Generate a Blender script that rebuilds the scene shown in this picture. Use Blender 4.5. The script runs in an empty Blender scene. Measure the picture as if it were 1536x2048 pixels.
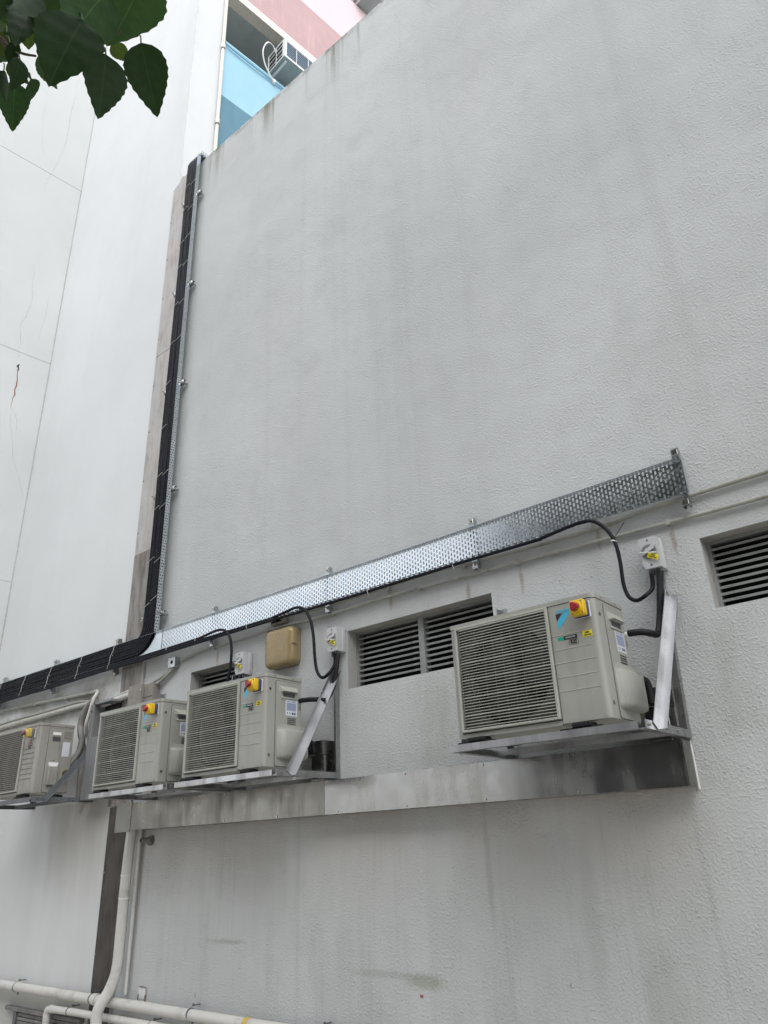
import bpy, bmesh, math, random
from mathutils import Vector, Matrix
random.seed(7)
R = math.radians
scene = bpy.context.scene
C = scene.collection

# ------------------------------------------------------------------ camera
cam_d = bpy.data.cameras.new('camera')
cam = bpy.data.objects.new('camera', cam_d); C.objects.link(cam)
Lx = Vector((-0.76850, 0.29030, 0.57020)); Uz = Vector((-0.0384, -0.9105, 0.4119)); Ny = Vector((0.6388, 0.2946, 0.7108))
right = Vector((-Lx[0], Ny[0], Uz[0])).normalized()
fwd = Vector((-Lx[2], Ny[2], Uz[2])).normalized()
up = right.cross(fwd)
M4 = Matrix((right, up, -fwd)).transposed().to_4x4()
CAM = Vector((0, -4.0, 1.6))
M4.translation = CAM
cam.matrix_world = M4
cam_d.sensor_fit = 'VERTICAL'; cam_d.sensor_height = 36.0; cam_d.sensor_width = 27.0
cam_d.lens = 1481.0 / 2048.0 * 36.0
cam_d.clip_start = 0.05; cam_d.clip_end = 2000
scene.camera = cam

# ------------------------------------------------------------------ sky, sun, exposure
SUN_EL, SUN_AZ = R(50), R(-42)          # azimuth measured from -Y towards -X
world = bpy.data.worlds.new('World'); scene.world = world; world.use_nodes = True
wn = world.node_tree; wn.nodes.clear()
sky = wn.nodes.new('ShaderNodeTexSky'); sky.sky_type = 'NISHITA'; sky.sun_disc = False
sky.sun_elevation = SUN_EL; sky.sun_rotation = math.pi + SUN_AZ
sky.air_density = 1.0; sky.dust_density = 1.5; sky.ozone_density = 1.0
hs = wn.nodes.new('ShaderNodeHueSaturation'); hs.inputs['Saturation'].default_value = 0.17
bg = wn.nodes.new('ShaderNodeBackground'); bg.inputs['Strength'].default_value = 0.15
wo = wn.nodes.new('ShaderNodeOutputWorld')
wn.links.new(sky.outputs[0], hs.inputs['Color']); wn.links.new(hs.outputs[0], bg.inputs['Color']); wn.links.new(bg.outputs[0], wo.inputs[0])
sd = bpy.data.lights.new('sun', 'SUN'); sd.energy = 0.9; sd.angle = R(70); sd.color = (1.0, 1.0, 0.99)
sun = bpy.data.objects.new('sun', sd); C.objects.link(sun)
sv = Vector((-math.sin(SUN_AZ) * math.cos(SUN_EL), -math.cos(SUN_AZ) * math.cos(SUN_EL), math.sin(SUN_EL)))
sun.rotation_euler = sv.to_track_quat('Z', 'Y').to_euler(); sun.location = sv * 30
vs = scene.view_settings
scene.display_settings.display_device = 'sRGB'
vs.view_transform = 'Standard'; vs.look = 'None'; vs.exposure = 1.11; vs.gamma = 1.0; vs.use_curve_mapping = False
scene.cycles.max_bounces = 6; scene.cycles.diffuse_bounces = 3; scene.cycles.transmission_bounces = 2; scene.cycles.use_adaptive_sampling = True; scene.cycles.adaptive_threshold = 0.025; scene.cycles.glossy_bounces = 4

# ------------------------------------------------------------------ node helpers
class NT:
    def __init__(s, name):
        s.m = bpy.data.materials.new(name); s.m.use_nodes = True
        s.t = s.m.node_tree; s.b = s.t.nodes['Principled BSDF']
        s._obj = None
    def new(s, t): return s.t.nodes.new(t)
    def put(s, sock, v):
        if hasattr(v, 'is_output'): s.t.links.new(v, sock)
        else: sock.default_value = v
    def math(s, op, a, b=0.0, c=None, clamp=False):
        n = s.new('ShaderNodeMath'); n.operation = op; n.use_clamp = clamp
        s.put(n.inputs[0], a); s.put(n.inputs[1], b)
        if c is not None: s.put(n.inputs[2], c)
        return n.outputs[0]
    def coord(s):
        if s._obj is None:
            s._obj = s.new('ShaderNodeTexCoord').outputs['Object']
        return s._obj
    def xyz(s):
        if not hasattr(s, '_sep'):
            n = s.new('ShaderNodeSeparateXYZ'); s.t.links.new(s.coord(), n.inputs[0]); s._sep = n.outputs
        return s._sep
    def scaled(s, v):
        n = s.new('ShaderNodeMapping'); s.t.links.new(s.coord(), n.inputs[0]); n.inputs['Scale'].default_value = v
        return n.outputs[0]
    def noise(s, scale, detail=3, rough=0.5, vec=None, dist=0.0):
        n = s.new('ShaderNodeTexNoise'); n.inputs['Scale'].default_value = scale; n.inputs['Detail'].default_value = detail
        n.inputs['Roughness'].default_value = rough; n.inputs['Distortion'].default_value = dist
        s.t.links.new(vec if vec is not None else s.coord(), n.inputs['Vector'])
        return n.outputs['Fac']
    def voro(s, scale, feature='F1', vec=None, out='Distance'):
        n = s.new('ShaderNodeTexVoronoi'); n.feature = feature; n.inputs['Scale'].default_value = scale
        s.t.links.new(vec if vec is not None else s.coord(), n.inputs['Vector'])
        return n.outputs[out]
    def mapr(s, v, a, b, c=0.0, d=1.0):
        n = s.new('ShaderNodeMapRange'); n.clamp = True; n.interpolation_type = 'SMOOTHSTEP'
        s.put(n.inputs['Value'], v); n.inputs['From Min'].default_value = a; n.inputs['From Max'].default_value = b
        n.inputs['To Min'].default_value = c; n.inputs['To Max'].default_value = d
        return n.outputs[0]
    def mix(s, f, a, b):
        n = s.new('ShaderNodeMix'); n.data_type = 'RGBA'
        s.put(n.inputs[0], f)
        s.put(n.inputs[6], a if hasattr(a, 'is_output') else (*a, 1)); s.put(n.inputs[7], b if hasattr(b, 'is_output') else (*b, 1))
        return n.outputs[2]
    def bump(s, h, strength, dist, normal=None):
        n = s.new('ShaderNodeBump'); n.inputs['Strength'].default_value = strength; n.inputs['Distance'].default_value = dist
        s.put(n.inputs['Height'], h)
        if normal is not None: s.put(n.inputs['Normal'], normal)
        return n.outputs[0]
    def set(s, color=None, rough=None, metal=None, normal=None, **k):
        if color is not None: s.put(s.b.inputs['Base Color'], color if hasattr(color, 'is_output') else (*color, 1))
        if rough is not None: s.put(s.b.inputs['Roughness'], rough)
        if metal is not None: s.put(s.b.inputs['Metallic'], metal)
        if normal is not None: s.put(s.b.inputs['Normal'], normal)
        for kk, v in k.items(): s.put(s.b.inputs[kk.replace('_', ' ')], v)
        return s.m

MAT = {}
def painted(name, col, rough=0.5, var=0.10, scale=6.0, bump=0.0, bscale=200, dirt=None, dirt_amt=0.35, streak=True, metal=0.0, spec=0.5):
    t = NT(name)
    n1 = t.noise(scale, 4, 0.6)
    c = t.mix(t.mapr(n1, 0.3, 0.7), tuple(x * (1 - var) for x in col), tuple(min(1, x * (1 + var * 0.6)) for x in col))
    if dirt:
        n2 = t.noise(1.0, 5, 0.65, t.scaled((scale * 4, scale * 4, scale * 0.5) if streak else (scale * 2,) * 3))
        c = t.mix(t.math('MULTIPLY', t.mapr(n2, 0.5, 0.75), dirt_amt), c, dirt)
    r = t.mapr(t.noise(scale * 3, 3), 0.3, 0.7, max(0, rough - 0.08), min(1, rough + 0.1))
    nrm = t.bump(t.noise(bscale, 2), bump, 0.002) if bump else None
    MAT[name] = t.set(c, r, metal, nrm, Specular_IOR_Level=spec)
    return MAT[name]

painted('unit_ivory', (0.30, 0.302, 0.275), 0.42, 0.05, 3, dirt=(0.12, 0.115, 0.09), dirt_amt=0.25)
painted('unit_ivory_old', (0.275, 0.268, 0.24), 0.5, 0.07, 4, dirt=(0.11, 0.10, 0.08), dirt_amt=0.5)
painted('grille_ivory', (0.33, 0.335, 0.295), 0.45, 0.06, 5)
painted('shroud', (0.085, 0.085, 0.07), 0.6, 0.06, 5)
painted('rib_white', (0.42, 0.42, 0.38), 0.5, 0.03, 5)
painted('dark_inside', (0.012, 0.012, 0.013), 0.8, 0.2, 8)
painted('fan_black', (0.012, 0.012, 0.012), 0.5, 0.2, 8)
painted('black_cable', (0.006, 0.007, 0.012), 0.5, 0.25, 12, spec=0.18)
painted('black_rubber', (0.010, 0.010, 0.012), 0.6, 0.2, 12, spec=0.3)
painted('plastic_grey', (0.42, 0.43, 0.435), 0.4, 0.04, 8)
painted('plastic_mid', (0.17, 0.175, 0.18), 0.35, 0.1, 8)
painted('plastic_dark', (0.07, 0.072, 0.075), 0.35, 0.1, 8)
painted('tie_nylon', (0.50, 0.50, 0.48), 0.5, 0.05, 8)
painted('white_plastic', (0.78, 0.78, 0.76), 0.4, 0.04, 8)
painted('yellow_box', (0.62, 0.40, 0.01), 0.38, 0.06, 10)
painted('yellow_tag', (0.68, 0.58, 0.02), 0.45, 0.05, 10)
painted('red_knob', (0.28, 0.008, 0.018), 0.35, 0.1, 10)
painted('red_faded', (0.42, 0.05, 0.05), 0.5, 0.1, 10)
painted('knob_faded', (0.20, 0.10, 0.13), 0.5, 0.15, 14)
painted('yellow_faded', (0.50, 0.36, 0.08), 0.5, 0.12, 14)
painted('ink_black', (0.012, 0.012, 0.016), 0.5, 0.1, 20)
painted('ink_navy', (0.03, 0.04, 0.11), 0.5, 0.1, 20)
painted('logo_blue', (0.05, 0.40, 0.60), 0.4, 0.04, 10)
painted('logo_green', (0.01, 0.30, 0.22), 0.4, 0.04, 10)
painted('sticker', (0.56, 0.58, 0.62), 0.4, 0.03, 20)
painted('sticker_print', (0.26, 0.29, 0.40), 0.5, 0.2, 120, )
painted('lamp_yellow', (0.26, 0.195, 0.092), 0.32, 0.10, 7, dirt=(0.17, 0.115, 0.05), dirt_amt=0.5, streak=False)
painted('lamp_base', (0.24, 0.195, 0.125), 0.5, 0.10, 7, dirt=(0.12, 0.09, 0.05), dirt_amt=0.6)
painted('pvc_white', (0.53, 0.525, 0.50), 0.42, 0.05, 3, dirt=(0.22, 0.20, 0.16), dirt_amt=0.5, streak=False)
painted('pipe_paint', (0.31, 0.31, 0.285), 0.55, 0.10, 5, bump=0.3, bscale=90, dirt=(0.12, 0.11, 0.09), dirt_amt=0.85, streak=False)
painted('pipe_peeling', (0.42, 0.415, 0.375), 0.6, 0.15, 18, bump=0.8, bscale=50, dirt=(0.16, 0.14, 0.10), dirt_amt=0.9, streak=False)
painted('insulation_grey', (0.19, 0.183, 0.17), 0.75, 0.15, 10, bump=0.4, bscale=60, dirt=(0.12, 0.10, 0.08), dirt_amt=0.5)
painted('box_taupe', (0.215, 0.20, 0.178), 0.6, 0.12, 8, bump=0.2, bscale=60, dirt=(0.15, 0.12, 0.09), dirt_amt=0.5)
painted('bracket_grey', (0.11, 0.12, 0.13), 0.5, 0.12, 6, dirt=(0.05, 0.045, 0.04), dirt_amt=0.5)
painted('louvre_grey', (0.24, 0.25, 0.245), 0.55, 0.12, 6, dirt=(0.05, 0.05, 0.04), dirt_amt=0.5)
painted('reveal', (0.33, 0.325, 0.305), 0.8, 0.1, 4, bump=0.25, bscale=60, dirt=(0.15, 0.13, 0.11), dirt_amt=0.45, streak=False)
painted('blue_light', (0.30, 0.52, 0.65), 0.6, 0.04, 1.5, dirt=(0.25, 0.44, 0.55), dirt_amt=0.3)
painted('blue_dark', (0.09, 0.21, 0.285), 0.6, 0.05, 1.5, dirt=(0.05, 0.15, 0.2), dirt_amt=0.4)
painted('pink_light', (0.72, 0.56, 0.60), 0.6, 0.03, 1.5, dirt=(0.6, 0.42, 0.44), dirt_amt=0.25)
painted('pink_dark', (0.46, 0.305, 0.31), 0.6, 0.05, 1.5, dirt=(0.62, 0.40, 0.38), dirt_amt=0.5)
painted('cream_trim', (0.70, 0.68, 0.60), 0.6, 0.06, 4, dirt=(0.4, 0.36, 0.28), dirt_amt=0.4)
painted('soffit_grey', (0.42, 0.48, 0.48), 0.7, 0.06, 2, dirt=(0.15, 0.16, 0.15), dirt_amt=0.4, streak=False)
painted('balcony_wall', (0.42, 0.46, 0.46), 0.7, 0.06, 2)
painted('ac_white', (0.68, 0.69, 0.69), 0.45, 0.05, 6, dirt=(0.35, 0.35, 0.33), dirt_amt=0.35)
painted('ac_slat', (0.16, 0.22, 0.28), 0.5, 0.1, 6)
painted('ac_bottom', (0.30, 0.36, 0.36), 0.55, 0.1, 4)
painted('crack', (0.42, 0.43, 0.42), 0.9, 0.2, 30)
painted('rust_stain', (0.27, 0.13, 0.09), 0.9, 0.2, 20)
painted('plaster_edge', (0.62, 0.62, 0.60), 0.9, 0.1, 20, bump=0.6, bscale=40)
painted('hook_rust', (0.17, 0.12, 0.09), 0.7, 0.3, 40)
painted('paper_white', (0.66, 0.665, 0.66), 0.8, 0.04, 20)
painted('ground_concrete', (0.48, 0.455, 0.415), 0.85, 0.12, 0.8, bump=0.3, bscale=40)
painted('added_building_dark', (0.085, 0.085, 0.08), 0.9, 0.2, 0.6)
painted('bark', (0.085, 0.065, 0.05), 0.9, 0.25, 8, bump=0.8, bscale=30)
painted('vent_grey', (0.17, 0.17, 0.165), 0.7, 0.2, 10, dirt=(0.08, 0.075, 0.07), dirt_amt=0.7)
painted('brass', (0.35, 0.27, 0.12), 0.35, 0.1, 20, metal=0.9)

def metal(name, col, rough, spangle=0.0, sscale=60, brush=None, dirt=None, dirt_amt=0.4, metallic=1.0, rvar=0.1, dscale=3.0, bump=0.0):
    t = NT(name)
    n1 = t.noise(4, 4, 0.6)
    c = t.mix(t.mapr(n1, 0.3, 0.7), tuple(x * 0.9 for x in col), col)
    r = t.mapr(t.noise(6, 4), 0.3, 0.7, max(0.03, rough - rvar), rough + rvar)
    if spangle:
        v = t.voro(sscale, out='Color')
        sp = t.new('ShaderNodeSeparateColor'); t.t.links.new(v, sp.inputs[0])
        c = t.mix(t.math('MULTIPLY', sp.outputs[0], spangle), c, tuple(x * 0.55 for x in col))
        r = t.math('ADD', r, t.math('MULTIPLY', t.math('SUBTRACT', sp.outputs[1], 0.5), 0.10))
    if dirt:
        n2 = t.noise(1.0, 5, 0.65, t.scaled((dscale * 2.2, dscale * 2.2, dscale * 0.4)))
        f = t.math('MULTIPLY', t.mapr(n2, 0.42, 0.7), dirt_amt)
        c = t.mix(f, c, dirt)
        r = t.math('ADD', r, t.math('MULTIPLY', f, 0.25))
    nrm = None
    if brush:
        nrm = t.bump(t.noise(1.0, 3, 0.5, t.scaled(brush)), 0.12, 0.002)
    if bump:
        nrm = t.bump(t.noise(1.6, 2, 0.5), bump, 0.05, nrm)
    MAT[name] = t.set(c, r, metallic, nrm)
metal('galvanised', (0.66, 0.71, 0.75), 0.21, spangle=0.18, sscale=110, rvar=0.03)
metal('galvanised_strut', (0.55, 0.58, 0.60), 0.36, spangle=0.5, sscale=90)
metal('zinc_bolt', (0.50, 0.49, 0.46), 0.3)
metal('aluminium', (0.43, 0.435, 0.44), 0.36, brush=(60, 60, 3), dirt=(0.24, 0.235, 0.23), dirt_amt=0.6, dscale=5)
metal('aluminium_bright', (0.37, 0.375, 0.385), 0.34, brush=(90, 90, 3))
metal('stainless', (0.32, 0.32, 0.315), 0.20, dirt=(0.34, 0.33, 0.30), dirt_amt=0.5, rvar=0.05, dscale=2.5, bump=0.025)
metal('stainless_dull', (0.25, 0.245, 0.225), 0.30, dirt=(0.15, 0.135, 0.115), dirt_amt=0.7, rvar=0.08, dscale=2.5, bump=0.1)
metal('joint_metal', (0.46, 0.44, 0.425), 0.55, dirt=(0.34, 0.31, 0.29), dirt_amt=0.9, metallic=0.35, dscale=6)
metal('joint_metal_mid', (0.27, 0.255, 0.24), 0.6, dirt=(0.14, 0.12, 0.105), dirt_amt=0.9, metallic=0.3, dscale=6)
metal('joint_metal_brown', (0.06, 0.05, 0.044), 0.5, dirt=(0.05, 0.038, 0.03), dirt_amt=0.9, metallic=0.25, dscale=6)
metal('duct_grey', (0.26, 0.275, 0.28), 0.5, dirt=(0.17, 0.17, 0.165), dirt_amt=0.7, metallic=0.5, dscale=4)

def glass():
    t = NT('glass'); MAT['glass'] = t.set((0.02, 0.03, 0.035), 0.08, 0.0, IOR=1.5)
glass()

def leaf_mat(name, a, b):
    t = NT(name)
    n = t.noise(9, 3)
    c = t.mix(t.mapr(n, 0.3, 0.7), a, b)
    X, Y, Z = t.xyz(); ax = t.math('ABSOLUTE', X)
    mid_ = t.mapr(ax, 0.012, 0.004)
    ph_ = t.math('FRACT', t.math('MULTIPLY', t.math('SUBTRACT', Y, t.math('MULTIPLY', ax, 0.75)), 6.5))
    sv_ = t.math('MULTIPLY', t.mapr(t.math('ABSOLUTE', t.math('SUBTRACT', ph_, 0.5)), 0.06, 0.0), t.mapr(ax, 0.34, 0.05))
    v_ = t.math('MAXIMUM', mid_, t.math('MULTIPLY', sv_, 0.6))
    c = t.mix(t.math('MULTIPLY', v_, 0.35), c, tuple(min(1, q * 2.6 + .01) for q in b))
    m = t.set(c, 0.6, Specular_IOR_Level=0.25)
    tr = t.new('ShaderNodeBsdfTranslucent'); t.put(tr.inputs[0], t.mix(0.5, c, (0.10, 0.22, 0.02)))
    mx = t.new('ShaderNodeMixShader'); mx.inputs[0].default_value = 0.16
    out = t.t.nodes['Material Output']
    t.t.links.new(t.b.outputs[0], mx.inputs[1]); t.t.links.new(tr.outputs[0], mx.inputs[2]); t.t.links.new(mx.outputs[0], out.inputs[0])
    MAT[name] = m
painted('leaf_crown', (0.03, 0.06, 0.02), 0.7, 0.3, 2)
leaf_mat('leaf_dark', (0.006, 0.019, 0.008), (0.010, 0.029, 0.010))
leaf_mat('leaf_mid', (0.018, 0.050, 0.016), (0.028, 0.066, 0.020))
leaf_mat('leaf_yellow', (0.045, 0.075, 0.010), (0.065, 0.085, 0.014))

def stucco():
    t = NT('stucco_wall')
    X, Y, Z = t.xyz()
    big = t.noise(0.45, 5, 0.6)
    c = t.mix(t.mapr(big, 0.32, 0.68), (0.435, 0.452, 0.450), (0.50, 0.517, 0.517))
    mid = t.noise(2.2, 5, 0.65)
    c = t.mix(t.math('MULTIPLY', t.mapr(mid, 0.5, 0.75), 0.35), c, (0.375, 0.388, 0.385))
    pink = t.noise(0.8, 3, 0.5, t.scaled((1, 1, 0.6)))
    c = t.mix(t.math('MULTIPLY', t.mapr(pink, 0.52, 0.7), 0.25), c, (0.45, 0.44, 0.455))
    # long faint rain streaks over the whole wall
    st = t.noise(1.0, 6, 0.7, t.scaled((3.2, 3.2, 0.10)))
    c = t.mix(t.math('MULTIPLY', t.mapr(st, 0.5, 0.72), 0.25), c, (0.345, 0.362, 0.352))
    # green black streaks running from the coping
    s2 = t.noise(1.0, 5, 0.75, t.scaled((7.5, 7.5, 0.35)))
    s2b = t.noise(2.0, 4, 0.6, t.scaled((1, 1, 0.0)))
    top = t.mapr(Z, 8.9, 9.83)
    f = t.math('MULTIPLY', t.math('POWER', top, 1.6), t.mapr(t.math('MULTIPLY', s2, t.mapr(s2b, 0.35, 0.6)), 0.36, 0.62))
    c = t.mix(t.math('MULTIPLY', f, 0.85), c, (0.13, 0.135, 0.085))
    edge = t.math('MULTIPLY', t.mapr(Z, 9.70, 9.83), t.mapr(t.noise(5, 5, 0.7), 0.42, 0.66))
    c = t.mix(t.math('MULTIPLY', edge, 0.8), c, (0.07, 0.07, 0.055))
    # brown wash and drips below the trunking
    low = t.mapr(Z, 0.3, 1.85, 0.0, 1.0)
    under = t.math('MULTIPLY', t.math('MULTIPLY', t.mapr(Z, 1.1, 1.83), t.mapr(Z, 1.86, 1.84)), t.mapr(X, -1.15, -1.45))
    c = t.mix(t.math('MULTIPLY', under, t.mapr(t.noise(1.0, 4, 0.6, t.scaled((1.6, 1, 0.5))), 0.3, 0.65, 0.2, 0.7)), c, (0.385, 0.355, 0.32))
    s3 = t.noise(1.0, 6, 0.75, t.scaled((5.5, 5.5, 0.22)))
    m3 = t.math('MULTIPLY', t.mapr(Z, 1.95, 1.80), t.mapr(s3, 0.52, 0.72))
    c = t.mix(t.math('MULTIPLY', m3, 0.30), c, (0.23, 0.235, 0.215))
    s4 = t.noise(1.0, 6, 0.75, t.scaled((2.6, 2.6, 0.5)))
    m4 = t.math('MULTIPLY', t.mapr(Z, 1.6, 0.6), t.mapr(s4, 0.5, 0.7))
    c = t.mix(t.math('MULTIPLY', m4, 0.30), c, (0.24, 0.255, 0.225))
    # wash below the unit shelves
    m5 = t.math('MULTIPLY', t.math('MULTIPLY', t.mapr(Z, 2.0, 2.1), t.mapr(Z, 2.75, 2.45)), t.mapr(s4, 0.45, 0.68))
    c = t.mix(t.math('MULTIPLY', m5, 0.4), c, (0.30, 0.285, 0.255))
    def blob(xc, zc, wx, wz, col, amt, nscale=14):
        nonlocal c
        dx = t.math('DIVIDE', t.math('SUBTRACT', X, xc), wx); dz = t.math('DIVIDE', t.math('SUBTRACT', Z, zc), wz)
        d = t.math('SQRT', t.math('ADD', t.math('MULTIPLY', dx, dx), t.math('MULTIPLY', dz, dz)))
        d = t.math('ADD', d, t.math('MULTIPLY', t.math('SUBTRACT', t.noise(nscale, 4, 0.7), 0.5), 1.3))
        c = t.mix(t.math('MULTIPLY', t.mapr(d, 1.0, 0.25), amt), c, col)
    GREEN, RUST, GREY = (0.17, 0.18, 0.10), (0.26, 0.19, 0.13), (0.24, 0.24, 0.23)
    blob(-3.05, 0.88, 0.2, 0.06, GREEN, 0.45, 45)
    blob(-3.35, 0.90, 0.40, 0.03, GREY, 0.35, 40)
    blob(-4.85, 1.02, 0.30, 0.022, GREY, 0.5, 20)
    blob(-2.55, 1.50, 0.03, 0.6, GREY, 0.35, 10)
    blob(-1.62, 0.85, 0.14, 0.35, GREEN, 0.2, 14)
    blob(-1.95, 1.2, 0.08, 0.5, GREY, 0.22, 10)
    for xr, zr in ((-1.155, 3.09), (-1.58, 3.22), (-2.52, 3.12), (-3.18, 3.21), (-2.12, 3.10), (-5.12, 3.14)):
        blob(xr, zr, 0.022, 0.11, RUST, 0.6, 18)
    # thin scratches and specks
    sp = t.voro(2.3, vec=t.scaled((1.0, 1.0, 0.45)))
    c = t.mix(t.math('MULTIPLY', t.mapr(sp, 0.022, 0.010), 0.75), c, (0.10, 0.095, 0.08))
    # spatter relief
    n1 = t.noise(72, 3, 0.55)
    flake = t.math('ADD', t.math('MULTIPLY', t.mapr(n1, 0.42, 0.95), 1.5), t.math('MULTIPLY', t.mapr(t.voro(72), 0.45, 0.05), t.mapr(t.noise(30, 2), 0.46, 0.70, 0.0, 0.7)))
    dens = t.mapr(t.noise(5, 3), 0.30, 0.60, 0.45, 1.0)
    h = t.math('ADD', t.math('MULTIPLY', flake, dens), t.math('MULTIPLY', t.noise(170, 2, 0.6), 0.25))
    b1 = t.bump(h, 0.8, 0.0055)
    b2 = t.bump(t.noise(1.7, 3, 0.5), 0.35, 0.05, b1)
    MAT['stucco_wall'] = t.set(c, 0.85, 0.0, b2)
stucco()

def smooth_white(name, wing):
    t = NT(name)
    X, Y, Z = t.xyz()
    n1 = t.noise(0.5, 4, 0.6)
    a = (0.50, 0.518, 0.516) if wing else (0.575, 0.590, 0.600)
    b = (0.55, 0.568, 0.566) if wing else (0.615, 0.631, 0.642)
    c = t.mix(t.mapr(n1, 0.3, 0.7), a, b)
    st = t.noise(1.0, 6, 0.7, t.scaled((2.5, 2.5, 0.12)))
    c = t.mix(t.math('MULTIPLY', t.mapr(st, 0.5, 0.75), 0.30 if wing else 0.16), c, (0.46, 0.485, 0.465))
    if not wing:
        # grime below the shelf of the units and along the pipes near the ground
        s3 = t.noise(1.0, 5, 0.6, t.scaled((2.6, 2.6, 0.3)))
        low = t.math('MULTIPLY', t.mapr(Z, 3.25, 1.9), t.mapr(s3, 0.40, 0.75, 0.25, 0.8))
        c = t.mix(t.math('MULTIPLY', low, 0.34), c, (0.36, 0.35, 0.315))
        s5 = t.math('MULTIPLY', t.math('MULTIPLY', t.mapr(X, -7.65, -7.45), t.math('MULTIPLY', t.mapr(Z, 1.0, 2.05), t.mapr(Z, 2.12, 2.08))), t.mapr(s3, 0.3, 0.6, 0.5, 1.0))
        c = t.mix(t.math('MULTIPLY', s5, 0.75), c, (0.27, 0.255, 0.22))
        gm = t.math('MULTIPLY', t.math('MULTIPLY', t.mapr(Z, 2.8, 3.0), t.mapr(Z, 3.35, 3.15)), t.mapr(t.noise(3.0, 4, 0.6), 0.35, 0.6))
        c = t.mix(t.math('MULTIPLY', gm, 0.75), c, (0.27, 0.26, 0.19))
        lw = t.mapr(Z, 0.65, 0.45)
        c = t.mix(t.math('MULTIPLY', lw, 0.6), c, (0.30, 0.295, 0.26))
    nb = t.bump(t.noise(2.0, 4, 0.5), 0.25, 0.03)
    nb = t.bump(t.noise(90, 3), 0.18, 0.003, nb)
    MAT[name] = t.set(c, 0.8, 0.0, nb)
smooth_white('smooth_white', False)
smooth_white('smooth_white_wing', True)

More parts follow.
